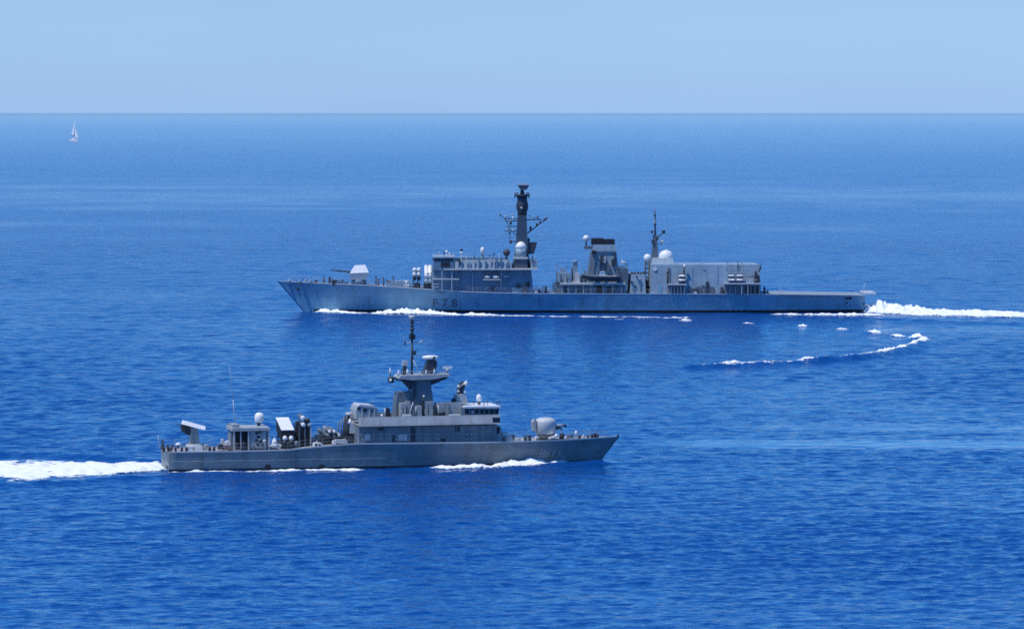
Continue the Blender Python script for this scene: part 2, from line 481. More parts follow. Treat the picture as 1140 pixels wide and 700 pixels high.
def foam(name, pts, seed=0, fine=0.35, ns=1.0):
    """pts: (X, Y, half width in depth [m], height [m], cover 0..1) along the foam's middle line on the water"""
    C = np.array([tuple(on_water(p[0], p[1])[:2]) for p in pts])
    seglen = np.hypot(*np.diff(C, axis=0).T)
    s = np.concatenate([[0], np.cumsum(seglen)])
    n = max(6, int(s[-1] / fine))
    t = np.linspace(0, s[-1], n)
    cx, cy = np.interp(t, s, C[:, 0]), np.interp(t, s, C[:, 1])
    hw = np.interp(t, s, [p[2] for p in pts]); hh = np.interp(t, s, [p[3] for p in pts]); cv = np.interp(t, s, [p[4] for p in pts])
    kz = max(3, int(6.0 / fine) | 1)
    def smooth(q):
        pad = np.concatenate([2 * q[0] - q[kz:0:-1], q, 2 * q[-1] - q[-2:-kz - 2:-1]]) if n > kz + 2 else None
        return q if pad is None else np.convolve(pad, np.ones(kz) / kz, 'same')[kz:-kz]
    cx, cy = smooth(cx), smooth(cy)
    tx, ty = np.gradient(cx), np.gradient(cy)
    L = np.hypot(tx, ty); nx, ny = -ty / L, tx / L
    m = max(7, int(2 * hw.max() / fine) | 1)
    v = np.linspace(-1, 1, m)
    X = cx[:, None] + nx[:, None] * hw[:, None] * v; Y = cy[:, None] + ny[:, None] * hw[:, None] * v
    env = np.clip(1 - np.abs(v) ** 1.7, 0, 1)[None, :] * np.clip(np.minimum(t, s[-1] - t) / min(3.0, s[-1] * 0.3), 0, 1)[:, None] ** 0.6
    f = fbm(X / (2.2 * ns), Y / (3.8 * ns), 100 + seed, 4)
    g = fbm(X / (0.9 * ns), Y / (1.4 * ns), 200 + seed, 3)
    lev = env * 1.0 + (f - 0.5) * 1.3 + (g - 0.5) * 1.15 - (1 - cv[:, None])
    lev = np.minimum(lev, env * 2.0 - 0.12)
    DX, DY, W = wave_full(X, Y, mesh_res(X, Y))
    Z = W + np.clip(lev, 0, 1.5) ** 1.2 * hh[:, None] * (0.45 + 1.1 * g) + 0.012
    Z = np.where(lev > 0, Z, W - 0.12)
    X = X + DX; Y = Y + DY
    idx = np.arange(n * m).reshape(n, m)
    q = np.stack([idx[:-1, :-1], idx[1:, :-1], idx[1:, 1:], idx[:-1, 1:]], -1).reshape(-1, 4)
    keep = (lev.ravel()[q] > 0.0).any(axis=1)
    q = q[keep]
    used, inv = np.unique(q, return_inverse=True)
    co = np.stack([X, Y, Z], -1).reshape(-1, 3)[used]
    q = inv.reshape(-1, 4)
    org = co.mean(axis=0) if len(co) else np.zeros(3)
    me = bpy.data.meshes.new(name)
    me.from_pydata((co - org).tolist(), [], q.tolist())
    me.polygons.foreach_set("use_smooth", np.ones(len(q), bool))
    me.update()
    at = me.attributes.new("foam_depth", 'FLOAT', 'POINT')
    at.data.foreach_set("value", np.clip(lev.ravel()[used], 0, 1).astype(np.float32))
    me.materials.append(mf)
    o = bpy.data.objects.new(name, me)
    o.location = org
    COL.objects.link(o)
    return o

# ------------------------------------------------------------------ ships: local axes x forward, y to port, z up
class Ship:
    def __init__(self, name, near, stern_px, bow_px, hb_stern):
        self.near = near                 # which side faces the camera: -1 starboard, +1 port
        corner, bow = on_water(*stern_px), on_water(*bow_px)
        yaw = 0.0 if near < 0 else math.pi
        for _ in range(6):
            ly = Vector((-math.sin(yaw), math.cos(yaw), 0))
            org = corner - ly * (near * hb_stern)
            d = bow - org
            yaw = math.atan2(d.y, d.x)
        self.o, self.yaw = org, yaw
        self.fx = Vector((math.cos(yaw), math.sin(yaw), 0))
        self.ly = Vector((-math.sin(yaw), math.cos(yaw), 0))
        self.k = FPX / org.y
        self.root = empty(name, org, yaw)
    def pt(self, X, Y, ly):
        d = ray(X, Y)
        c = Vector((0, 0, CAM_H))
        t = (ly - (c - self.o).dot(self.ly)) / d.dot(self.ly)
        p = c + d * t - self.o
        return p.dot(self.fx), p.z
    def P(self, X, Y, ly):
        x, z = self.pt(X, Y, ly)
        return Vector((x, ly, z))
    # ---- shape adders measured on the plane y = ly
    def box(self, mb, X0, X1, Y0, Y1, ya, yb):
        yn = min(ya, yb) if self.near < 0 else max(ya, yb)
        xa, zt = self.pt(X0, Y0, yn); xb, zt2 = self.pt(X1, Y0, yn)
        z1 = (zt + zt2) / 2
        if Y1 is None: z0 = self.deck_z((xa + xb) / 2) - 0.06
        else: z0 = (self.pt(X0, Y1, yn)[1] + self.pt(X1, Y1, yn)[1]) / 2
        return mb.box(min(xa, xb), max(xa, xb), min(ya, yb), max(ya, yb), z0, z1)
    def poly(self, mb, pts, ya, yb, inset=0.0):
        yn, yf = (min(ya, yb), max(ya, yb)) if self.near < 0 else (max(ya, yb), min(ya, yb))
        return mb.prism([self.pt(X, Y, yn) for X, Y in pts], yn, yf)
    def tube(self, mb, a, b, rpx, r2px=None, n=8):
        return mb.tube(self.P(*a), self.P(*b), rpx / self.k, None if r2px is None else r2px / self.k, n)
    def ball(self, mb, X, Y, ly, rpx, sz=1.0):
        return mb.ball(self.P(X, Y, ly), rpx / self.k, 16, sz)
    def lathe(self, mb, X, ly, prof, n=20, sx=1, sy=1):
        """prof: (Y, radius px) from bottom to top"""
        b = self.P(X, prof[0][0], ly)
        z = [self.pt(X, Y, ly)[1] for Y, r in prof]
        return mb.lathe(b, [(max(r, 0.05) / self.k, zz - z[0]) for (Y, r), zz in zip(prof, z)], n, sx, sy)
    # ---- hull
    def set_hull(self, edge_px, hb, wl_frac, bow_px, wl_bow_px, draft=1.6, flare=1.35):
        self.hb, self.draft, self.flare = hb, draft, flare
        E = []
        for X, Y in edge_px:
            h = 0.0 if (X, Y) == bow_px else 4.0
            for _ in range(4):
                x, z = self.pt(X, Y, self.near * h)
                if (X, Y) != bow_px: h = hb(x)
            E.append((x, z))
        E.sort()
        self.xd = np.array([e[0] for e in E]); self.zd = np.array([e[1] for e in E])
        self.xd[0] = 0.0
        self.L = self.xd[-1]
        self.xw = self.pt(*wl_bow_px, 0)[0]
        self.wl_frac = wl_frac
    def deck_z(self, x): return float(np.interp(x, self.xd, self.zd))
    def section(self, t, v):
        """t along the length 0..1, v up the side 0 (keel line) .. 1 (deck edge)"""
        xdk = self.L * t
        zdk = np.interp(xdk, self.xd, self.zd)
        vw = self.draft / (self.draft + zdk)
        slope_end = (self.L - self.xw) / (1 - vw)
        lean = np.clip((t - 0.55) / 0.45, 0, 1) ** 1.6
        x = xdk - slope_end * (1 - v) * lean
        z = -self.draft + v * (self.draft + zdk)
        hbd = self.hb(xdk)
        f = self.wl_frac(t)
        w = f + (1 - f) * np.clip(v, 0, 1) ** self.flare
        low = np.clip(v / 0.16, 0, 1) ** 0.5
        return x, hbd * w * (0.75 + 0.25 * low), z
    def half(self, lx, z):
        ts = np.linspace(0, 1, 400); v = 0.8
        for _ in range(8):
            xs = self.section(ts, v)[0]
            t = float(np.interp(lx, xs, ts))
            zdk = self.deck_z(self.L * t)
            v = (z + self.draft) / (self.draft + zdk)
        return float(self.section(np.array(t), v)[1])
    def hull_mesh(self, mat, deck=None, nt=90, nv=14):
        ts = np.concatenate([np.linspace(0, 0.7, nt // 2, endpoint=False), np.linspace(0.7, 1, nt // 2)])
        vs = np.linspace(0, 1, nv)
        G = [[self.section(np.array(t), v) for v in vs] for t in ts]
        mb = MB(); bm = mb.bm
        side = {}
        for s in (-1, 1):
            V = [[bm.verts.new((float(p[0]), s * max(float(p[1]), 0.02), float(p[2]))) for p in row] for row in G]
            for i in range(len(ts) - 1):
                for j in range(nv - 1):
                    f = bm.faces.new((V[i][j], V[i + 1][j], V[i + 1][j + 1], V[i][j + 1])); f.smooth = True
            side[s] = V
        a, b = side[-1], side[1]
        for j in range(nv - 1):
            bm.faces.new((a[0][j], a[0][j + 1], b[0][j + 1], b[0][j]))
            bm.faces.new((a[-1][j], a[-1][j + 1], b[-1][j + 1], b[-1][j]))
        for i in range(len(ts) - 1):
            bm.faces.new((a[i][0], a[i + 1][0], b[i + 1][0], b[i][0]))
        hull = mb.build("hull", mat, self.root)
        dk = MB()
        for i in range(len(ts) - 1):
            p = [(G[i][-1], 1), (G[i + 1][-1], 1), (G[i + 1][-1], -1), (G[i][-1], -1)]
            dk.faces([(float(q[0]), s * max(float(q[1]) - 0.0, 0.02), float(q[2]) ) for q, s in p], [(0, 1, 2, 3)])
        dk.build("deck", deck or M['deck'], self.root)
        return hull
    def band(self, name, mat, z0, z1, x0, x1, parent, off=0.012, n=90, sides=(-1, 1), rows=3):
        """a strip that lies on the hull sides between two heights"""
        mb = MB()
        for s in sides:
            xs = np.linspace(x0, x1, n); zs = np.linspace(z0, z1, rows)
            p = [(x, s * (self.half(x, z) + off), z) for x in xs for z in zs]
            mb.faces(p, [(i * rows + j, (i + 1) * rows + j, (i + 1) * rows + j + 1, i * rows + j + 1) for i in range(n - 1) for j in range(rows - 1)], True)
        return mb.build(name, mat, parent)
    def railing(self, mat, x0, x1, h=1.05, step=1.6, r=0.022, inset=0.12, wires=(1.0, 0.55)):
        for s in (-1, 1):
            mb = MB()
            xs = np.arange(x0, x1, step)
            prev = None
            for x in xs:
                y = s * max(self.hb(x) - inset, 0.05); z = self.deck_z(x)
                b = Vector((x, y, z)); mb.tube(b, b + Vector((0, 0, h)), r * 1.3, None, 5)
                if prev is not None:
                    for w in wires: mb.tube(prev + Vector((0, 0, h * w)), b + Vector((0, 0, h * w)), r, None, 4)
                prev = b
            mb.build("railing", mat, self.root)
    def toe_rail(self, mat, x0, x1, h=0.11, w=0.09, n=110):
        for s in (-1, 1):
            mb = MB(); xs = np.linspace(x0, x1, n); p = []
            for x in xs:
                y = s * max(float(self.hb(x)), 0.12); z = self.deck_z(x)
                p += [(x, y + s * 0.02, z - 0.05), (x, y + s * 0.02, z + h), (x, y - s * w, z + h), (x, y - s * w, z - 0.05)]
            f = [(4 * i + a, 4 * i + b, 4 * i + 4 + b, 4 * i + 4 + a) for i in range(n - 1) for a, b in ((0, 1), (1, 2), (2, 3))]
            mb.faces(p, f).build("toe_rail", mat, self.root)
    def lettering(self, text, X0, X1, Y0, Y1, mat, hull, shear=0.0, spacing=1.0, bold=0.0):
        cu = bpy.data.curves.new("hull_number", 'FONT')
        cu.body = text; cu.size = 1.0; cu.shear = shear; cu.space_character = spacing; cu.offset = bold
        tmp = bpy.data.objects.new("hull_number", cu); COL.objects.link(tmp)
        bpy.context.view_layer.update()
        me = bpy.data.meshes.new_from_object(tmp.evaluated_get(bpy.context.evaluated_depsgraph_get()))
        bpy.data.objects.remove(tmp)
        co = np.array([v.co[:] for v in me.vertices])
        mn, mx = co.min(0), co.max(0)
        u = (co - mn) / np.maximum(mx - mn, 1e-6)
        yn = self.near * 4.0
        for _ in range(4):
            xa, z1 = self.pt(X0, Y0, yn); xb, z0 = self.pt(X1, Y1, yn)
            yn = self.near * self.half((xa + xb) / 2, (z0 + z1) / 2)
        for v, (a, b, _) in zip(me.vertices, u):
            x, z = xa + (xb - xa) * a, z0 + (z1 - z0) * b
            v.co = (x, self.near * (self.half(x, z) + 0.085), z)
        par = list(range(len(me.vertices)))
        def find(a):
            while par[a] != a: a = par[a]
            return a
        for p in me.polygons:
            v = list(p.vertices)
            for b in v[1:]: par[find(b)] = find(v[0])
        for r_ in sorted({find(p.vertices[0]) for p in me.polygons}):
            mb = MB(); pl = [p for p in me.polygons if find(p.vertices[0]) == r_]
            ids = sorted({v for p in pl for v in p.vertices}); ix = {v: k for k, v in enumerate(ids)}
            mb.faces([me.vertices[v].co[:] for v in ids], [tuple(ix[v] for v in p.vertices) for p in pl]).build("hull_number", mat, hull)
        bpy.data.meshes.remove(me)

# =================================================================== NEAR PATROL SHIP (bow to the right)
A = Ship("patrol_ship", -1, (188, 524.6), (668, 513.5), 3.75)
tag(A.root, "near grey naval patrol ship heading right, domed gun on its bow and tall pole mast", "warship")
def hbA(x):
    x = np.asarray(x, float)
    return 4.15 - 0.4 * np.clip(1 - x / 14.0, 0, 1) ** 1.5 - 4.15 * np.clip((x - 31) / 27.5, 0, 1) ** 2.3
A.set_hull([(188, 503.5), (260, 502.6), (320, 501), (345, 498.3), (370, 496), (395, 494.2), (470, 493.4), (550, 492.4), (600, 491.2), (640, 489.4), (689.5, 486)],
           hbA, lambda t: 0.90 - 0.55 * np.clip((t - 0.45) / 0.55, 0, 1) ** 1.3, (689.5, 486), (668, 513.5))
_L = A.L
hbA = lambda x, L=_L: 4.15 - 0.4 * np.clip(1 - np.asarray(x, float) / 14.0, 0, 1) ** 1.5 - 4.15 * np.clip((np.asarray(x, float) - 31) / (L - 31), 0, 1) ** 2.3
A.hb = hbA
hullA = A.hull_mesh(M['hull_near'])
A.band("boot_topping", M['boot'], -0.5, 0.22, 0.02, A.xw - 1.5, hullA)
A.band("rubbing_strake", M['grey_near'], 1.16, 1.30, 0.02, 27.0, hullA, off=0.07)
A.lettering("P611", 599.5, 625, 499.3, 507.6, M['number_near'], hullA, shear=0.22, spacing=1.05, bold=0.008)
A.railing(M['rail'], 0.3, 24.0, 1.0, 1.45, 0.017)
A.railing(M['rail'], 41.0, A.L - 0.6, 0.85, 1.4, 0.014)
R = A.root
Bx = lambda name, mat, X0, X1, Y0, Y1, ya, yb, par=None: A.box(MB(), X0, X1, Y0, Y1, ya, yb).build(name, M[mat], par or R)
A.toe_rail(M['pale'], 0.05, A.L - 0.3)
# transom details
mb = MB(); mb.box(-0.05, 0.02, -2.6, -1.4, 0.25, 0.6); mb.build("exhaust_port", M['black'], hullA)
for X in (298, 358):
    x, z = A.pt(X, 520, -3.8)
    MB().tube((x, -A.half(x, z) + 0.3, z), (x, -A.half(x, z) - 0.05, z), 0.45, 0.4, 10).build("exhaust_port", M['black'], hullA)
# anchor recess and scuttles near the bow
x, z = A.pt(667, 497, -1.2)
MB().box(x - 0.35, x + 0.35, -A.half(x, z) - 0.06, -A.half(x, z) + 0.2, z - 0.4, z + 0.4).build("anchor", M['dark_near'], hullA)

# --- stern: ensign staff, winch, mushroom vent
mb = MB(); A.tube(mb, (177.5, 499, 2.4), (176, 484, 2.4), 0.35, 0.2); mb.build("ensign_staff", M['pale'], R)
mb = MB(); A.lathe(mb, 181, 1.6, [(500, 2.0), (496, 2.2), (494, 1.2), (490, 1.4), (488.8, 0.6)]); mb.build("capstan", M['steel'], R)
for X, y in ((185, -2.6), (189, 1.0), (193, -2.9), (205, -3.2), (236, -3.2)):
    mb = MB()
    for dx in (-0.28, 0.28):
        x0 = A.pt(X, 500, y)[0]; mb.lathe((x0 + dx, y, A.deck_z(x0)), [(0.16, 0), (0.15, 0.45), (0.2, 0.5), (0.2, 0.6)], 10)
    mb.build("bollard", M['steel'], R)
v = MB(); A.lathe(v, 198.5, -0.6, [(499, 1.1), (495.5, 1.1)]); v = v.build("deck_vent", M['steel'], R)
c = MB(); A.lathe(c, 198.5, -0.6, [(495.4, 3.4), (494, 3.4), (492.8, 1.8), (492.5, 0.3)]); c.build("vent_cowl", M['white'], v)

# --- aft gun: ring, pedestal, gun house, tilted pale shield, barrels
g = MB(); A.lathe(g, 216.5, 0, [(500.5, 10.5), (495.5, 10.5), (493.6, 8.5)]); g = g.build("aft_gun_mount", M['grey_near'], R)
mb = MB(); A.poly(mb, [(211.5, 494), (222.5, 494), (220.5, 477.5), (213, 475)], -0.5, 0.9); mb.build("pedestal", M['grey_near'], g)
mb = MB(); A.poly(mb, [(201.5, 474.5), (202.5, 480.5), (211, 485), (211.8, 474), (205, 471.5)], -0.1, 0.75); mb.build("magazine", M['steel'], g)
mb = MB()
q = [A.P(203.6, 472.2, -1.0), A.P(228.2, 478.6, -1.0), A.P(229.0, 474.6, -0.55), A.P(204.6, 468.0, -0.55)]
q2 = [p + Vector((0, 1.5 if i < 2 else 1.0, 0.0)) for i, p in enumerate(q)]
mb.faces(q + q2, [(0, 1, 2, 3), (7, 6, 5, 4), (0, 4, 5, 1), (1, 5, 6, 2), (2, 6, 7, 3), (3, 7, 4, 0)]); mb.build("shield", M['white'], g)
for y in (0.35, -0.35):
    mb = MB(); A.tube(mb, (203, 474, y), (196.5, 471.5, y), 0.5, 0.4); mb.build("barrel", M['steel'], g)
for X0, X1 in ((209, 214.6), (217.4, 225.6)):
    Bx("deck_locker", 'white', X0, X1, 497, 501.3, -3.1, -2.4)
# clutter between gun and deckhouse
for X0, X1, Y0, Y1, y, m in ((246.5, 250.5, 489, 496, -1.2, 'pale'), (251.5, 257.2, 490.8, 496, -2.0, 'white'), (243, 249, 494.5, 500, -2.6, 'steel'),
                             (250, 259, 495.5, 500.4, -2.9, 'rust'), (262.5, 266, 493, 500, -3.2, 'steel'), (269, 274, 492, 500, -3.3, 'steel'), (228, 233, 495, 500, 1.5, 'grey_near')):
    mb = MB(); p = [(X0, Y1), (X1, Y1), (X1 - 0.5, Y0 + 0.8), (X1 - 1.4, Y0), (X0 + 1, Y0), (X0 + 0.2, Y0 + 1.5)]
    A.poly(mb, p, y, y + 0.9); mb.build("deck_machinery", M[m], R)
mb = MB()
for y in (-0.3, 0.5): A.tube(mb, (244, 497, y), (258, 495, y), 0.9, 0.7)
mb.build("cargo_boom", M['steel'], R)

# --- aft deckhouse with open bays
d = MB()
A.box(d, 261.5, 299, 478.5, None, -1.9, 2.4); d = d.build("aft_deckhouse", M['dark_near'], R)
mb = MB(); A.box(mb, 258.5, 301, 476.2, 479.6, -2.75, 2.75); mb.build("roof", M['grey_near'], d)
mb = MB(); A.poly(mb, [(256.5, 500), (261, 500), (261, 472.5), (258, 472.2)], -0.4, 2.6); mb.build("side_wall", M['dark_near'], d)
mb = MB(); A.box(mb, 259.0, 266.5, 472.4, 476.4, -2.2, 0.4); mb.build("locker", M['grey_near'], d)
for X0, X1 in ((260, 261.6), (267.6, 268.6), (276, 277.6), (298.6, 300.2)):
    mb = MB(); A.box(mb, X0, X1, 479.4, None, -2.65, -2.45); mb.build("post", M['pale'], d)
mb = MB(); A.box(mb, 278.5, 296.5, 480.2, 499, -2.5, -1.85); pnl = mb.build("equipment_panel", M['grey_near'], d)
for X, Y, r in ((286, 482, 1.7), (290, 481, 1.5), (288, 486, 2.0), (285.5, 490, 1.6), (290.5, 491, 1.9), (287, 494.8, 1.7), (283, 497, 1.2), (292.5, 496, 1.2)):
    x, z = A.pt(X, Y, -2.6)
    MB().tube((x, -2.5, z), (x, -2.62, z), r / A.k, r / A.k * 0.8, 12).build("fan_opening", M['steel'], pnl)
for X, Y, r in ((288.5, 483.8, 1.1), (289.3, 489.2, 1.1)):
    x, z = A.pt(X, Y, -2.6); MB().tube((x, -2.5, z), (x, -2.7, z), r / A.k, r / A.k * 0.6, 12).build("gauge", M['pale'], pnl)
mb = MB(); A.ball(mb, 294.5, 491, -2.75, 2.1); mb.build("life_ring", M['pale'], d)
mb = MB(); A.box(mb, 262, 275.8, 480.5, 498, -1.93, -1.86); mb.build("doorway", M['black'], d)
# whip aerial, long and thin
mb = MB(); A.tube(mb, (261.5, 473, -0.8), (259.5, 445, -0.8), 0.45, 0.35, 6); A.tube(mb, (259.5, 445, -0.8), (255, 405, -0.8), 0.35, 0.18, 6); mb.build("whip_aerial", M['pale'], R)
# radome
s = MB(); A.lathe(s, 288, 0.6, [(478, 1.9), (473, 1.7), (469, 2.6)]); s = s.build("radome", M['steel'], R)
mb = MB(); A.lathe(mb, 288.8, 0.6, [(469.8, 4.6), (469, 5.4), (464, 5.5), (461.5, 5.0), (459.6, 3.2), (458.8, 0.4)]); mb.build("dome", M['white'], s)

# --- white raft canister with its ball-shaped buoy
def raft(S, X0, X1, Y, ly, rpx, name="life_raft", par=None):
    a, b = S.P(X0, Y, ly), S.P(X1, Y, ly)
    r = rpx / S.k; mb = MB()
    d = (b - a); n = 14; pr = [(0.0, 0.35), (0.08, 0.85), (0.16, 1.0), (0.47, 1.0), (0.48, 1.08), (0.52, 1.08), (0.53, 1.0), (0.84, 1.0), (0.92, 0.85), (1.0, 0.35)]
    for (t0, r0), (t1, r1) in zip(pr[:-1], pr[1:]):
        mb.tube(a + d * t0, a + d * t1, r * r0, r * r1, n)
    return mb.build(name, M['white'], par or S.root)
raft(A, 301, 313.5, 496, -2.9, 2.2)
mb = MB(); A.lathe(mb, 305.6, -2.7, [(495, 2.8), (492, 3.0), (490, 2.4), (488.8, 1.0), (486.8, 0.5), (486.4, 0.1)]); mb.build("marker_buoy", M['white'], R)

# --- big box launcher pointing over the far side: pale lid, dark sides
L_ = MB()
near_b = [A.P(313.2, 478.6, -2.3), A.P(327.6, 478.6, -2.3)]
ln = 4.6
def lbox(mb, x0, x1, yn, zn, length, elev, h):
    c, s = math.cos(elev), math.sin(elev)
    p = []
    for t, dz in ((0, 0), (length, 0), (length, -h), (0, -h)):
        p.append((yn + t * c - dz * s * 0 , zn + t * s + dz))
    pts = [(x0, y, z) for y, z in p] + [(x1, y, z) for y, z in p]
    return mb.faces(pts, [(0, 1, 2, 3), (7, 6, 5, 4), (0, 4, 5, 1), (1, 5, 6, 2), (2, 6, 7, 3), (3, 7, 4, 0)])
x0, x1, zl = near_b[0].x, near_b[1].x, near_b[0].z
lbox(L_, x0 + 0.03, x1 - 0.03, -2.25, zl - 0.06, ln, math.radians(15.5), 1.45)
L_ = L_.build("missile_box_launcher", M['black'], R)
mb = MB(); lbox(mb, x0, x1, -2.3, zl + 0.02, ln + 0.1, math.radians(15.5), 0.075); mb.build("lid", M['white'], L_)
mb = MB()
for xx in (x0 + 0.1, x1 - 0.25):
    for yy in (-2.0, 1.4): mb.box(xx, xx + 0.15, yy, yy + 0.15, A.deck_z(xx) - 0.05, zl - 0.6)
mb.box(x0 + 0.05, x1 - 0.05, -1.9, 1.6, A.deck_z(x0) - 0.05, A.deck_z(x0) + 0.85)
mb.build("stand", M['black'], L_)
for X in (317.2, 324.2):
    v = MB(); A.lathe(v, X, -2.9, [(499.5, 2.5), (492, 2.8), (489, 2.5)]); v = v.build("deck_vent", M['steel'], R)
    mb = MB(); A.lathe(mb, X, -2.9, [(489.2, 2.7), (487.4, 2.7), (485.4, 1.7), (484.7, 0.3)]); mb.build("vent_cowl", M['white'], v)
mb = MB(); A.ball(mb, 330, 494, -2.9, 3.3, 1.1); mb.build("canvas_bundle", M['mast'], R)

# --- raised launcher with round white muzzle caps
l2 = MB(); A.box(l2, 332, 346, 474.5, None, -1.7, 1.2); l2 = l2.build("canister_launcher", M['black'], R)
mb = MB(); A.poly(mb, [(327.5, 499), (333, 499), (333.5, 468), (329.5, 470)], -0.6, 0.4); mb.build("blast_plate", M['steel'], l2)
for X, Y, m in ((337.2, 465.2, 'white'), (342.4, 468.2, 'black'), (337.8, 472.6, 'white'), (344.4, 472.4, 'pale')):
    a = A.P(X, Y, -1.75); b = a + Vector((0, 2.6, 0.1))
    t = MB().tube(a, b, 2.75 / A.k, 2.75 / A.k, 14).build("canister", M['mast'], l2)
    mb = MB(); mb.ball(a + Vector((0, -0.02, 0)), 2.7 / A.k, 14); mb.build("muzzle_cap", M[m], t)
for X in (333.5, 339.6, 346):
    mb = MB(); A.box(mb, X - 0.5, X + 0.5, 475.5, None, -2.0, -1.75); mb.build("post", M['pale' if X > 345 else 'mast'], l2)

# --- second, lower bank of canisters pointing the other way
l3 = MB(); A.box(l3, 358.5, 386, 485.5, None, -1.9, 1.6); l3 = l3.build("canister_launcher", M['black'], R)
for X, Y, m in ((367, 480, 'white'), (372.2, 480.2, 'white'), (366.5, 485.4, 'steel'), (372.5, 485.6, 'steel'), (377.6, 484, 'pale')):
    a = A.P(X, Y, -2.2); b = a + Vector((-0.2, 3.2, 0.25))
    t = MB().tube(a, b, 2.3 / A.k, 2.3 / A.k, 14).build("canister", M['mast'], l3)
    mb = MB(); mb.ball(a, 1.9 / A.k, 12); mb.build("muzzle_cap", M[m], t)
for X, Y in ((354, 477.8), (359, 480.2), (362.5, 477)):
    mb = MB(); a = A.P(X, Y, -0.4); mb.tube(a, a + Vector((1.1, 0.2, -0.7)), 0.28, 0.28, 12); mb.build("canister", M['mast'], l3)
mb = MB(); A.poly(mb, [(359, 474), (363.8, 473.8), (362, 478.6), (360.3, 478)], -0.5, -0.2); mb.build("sight_cover", M['white'], l3)
for X0, X1, Y0, Y1, y, m in ((349.5, 359, 492.8, 497.6, -3.2, 'white'), (373, 387, 489.2, 493.5, -3.0, 'pale'), (371, 374, 490.5, 494.5, -3.3, 'white'), (347, 352, 487, 496, -1.5, 'mast'),
                             (352, 362, 483, 490, -0.8, 'mast'), (388, 394, 487.5, 494, -2.9, 'steel')):
    mb = MB(); A.poly(mb, [(X0, Y1), (X1, Y1), (X1 - 0.4, Y0 + 0.7), (X1 - 1.5, Y0), (X0 + 1.5, Y0), (X0, Y0 + 1)], y, y + 1.1); mb.build("deck_locker", M[m], R)
for X in (352, 356):
    Bx("locker_door", 'black', X - 1.2, X + 1.2, 494, 497, -3.23, -3.19)

# --- exhaust stack and vents in front of the main house
st = MB(); A.lathe(st, 387, -0.6, [(496, 6.0), (472, 5.2), (467, 3.2), (462.6, 2.8)], 16); st = st.build("vent_stack", M['steel'], R)
mb = MB(); A.lathe(mb, 388.4, -0.6, [(462.8, 3.0), (461.6, 4.4), (459.8, 4.2), (459, 2.6)], 16); mb.build("stack_cap", M['pale'], st)
mb = MB(); A.lathe(mb, 389.6, -1.3, [(471.5, 2.6), (469, 2.0), (465.6, 0.4)]); mb.build("cone_cover", M['white'], st)
mb = MB(); A.box(mb, 389.8, 394.8, 471, 482.4, -1.6, -1.25); mb.build("pale_panel", M['pale'], st)
for X, t in ((376.5, 470), (380, 466.5), (383, 463.5)):
    mb = MB(); A.tube(mb, (X, 492, -0.2), (X, t, -0.2), 0.9, 0.8); mb.build("vent_pipe", M['mast'], R)

# --- main superstructure
sup = MB()
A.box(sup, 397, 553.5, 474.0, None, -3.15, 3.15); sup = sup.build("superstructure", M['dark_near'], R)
xL, zb = A.pt(399.3, 474.8, -4.02); xR, zb2 = A.pt(557.2, 471.6, -4.02)
_, zt = A.pt(399.3, 464.4, -3.75); _, zt2 = A.pt(557.2, 461.4, -3.75)
for s in (-1, 1):
    b = MB(); p = [(xL, s * 4.02, zb), (xR, s * 4.02, zb2), (xR, s * 3.72, zt2), (xL, s * 3.72, zt), (xL, s * 3.9, zb), (xR, s * 3.9, zb2), (xR, s * 3.6, zt2), (xL, s * 3.6, zt)]
    b.faces(p, [(0, 1, 2, 3), (7, 6, 5, 4), (0, 4, 5, 1), (1, 5, 6, 2), (2, 6, 7, 3), (3, 7, 4, 0)])
    b.build("bulwark", M['grey_near'], sup)
b = MB(); b.faces([(xL + .02, -3.88, zb + 0.05), (xR - .02, -3.88, zb2 + 0.05), (xR - .02, 3.88, zb2 + 0.05), (xL + .02, 3.88, zb + 0.05),
                   (xL + .02, -3.88, zb + 0.2), (xR - .02, -3.88, zb2 + 0.2), (xR - .02, 3.88, zb2 + 0.2), (xL + .02, 3.88, zb + 0.2)],
                  [(3, 2, 1, 0), (4, 5, 6, 7), (0, 1, 5, 4), (1, 2, 6, 5), (2, 3, 7, 6), (3, 0, 4, 7)])
b.build("bridge_deck", M['deck'], sup)
# front of the house, sloping
b = MB(); A.poly(b, [(553.4, 494), (559, 494), (557.6, 474.2), (553.4, 474.2)], -3.0, 3.0); b.build("front_wall", M['grey_near'], sup)
x, z0 = A.pt(548.6, 470, -4.05); x2, z1 = A.pt(556.8, 464.6, -4.05)
b = MB(); b.faces([(x, -3.99, z0), (x2, -3.99, z0), (x2, -3.86, z1), (x, -3.86, z1), (x, -3.8, z0), (x2, -3.8, z0), (x2, -3.6, z1), (x, -3.6, z1)],
                  [(0, 1, 2, 3), (7, 6, 5, 4), (0, 4, 5, 1), (1, 5, 6, 2), (2, 6, 7, 3), (3, 7, 4, 0)]); b.build("wing_window", M['glass'], sup)
for X0, X1, Y0, Y1, m, nm in ((406, 412.3, 483, 490.2, 'pale', 'notice_panel'), (443.5, 453.2, 483, 490.4, 'pale', 'notice_panel'), (457.5, 462.5, 476, 492, 'steel', 'door'),
                              (437, 439.5, 484, 492, 'steel', 'door'), (421, 426.5, 475.8, 479.5, 'steel', 'vent_grille'), (506.5, 512, 474.8, 480, 'steel', 'vent_grille'),
                              (490.5, 496, 488, 491.4, 'steel', 'deck_locker'), (398, 400, 476, 493, 'grey_near', 'corner_post'), (470, 471, 475, 493, 'mast', 'pipe'),
                              (533, 534, 475, 493, 'mast', 'pipe'), (553, 556.3, 475.2, 482, 'black', 'recess'), (427.5, 428.5, 475, 493, 'mast', 'pipe')):
    b = MB(); A.box(b, X0, X1, Y0, Y1, -3.15 - random.uniform(0.05, 0.09), -3.1); b.build(nm, M[m], sup)
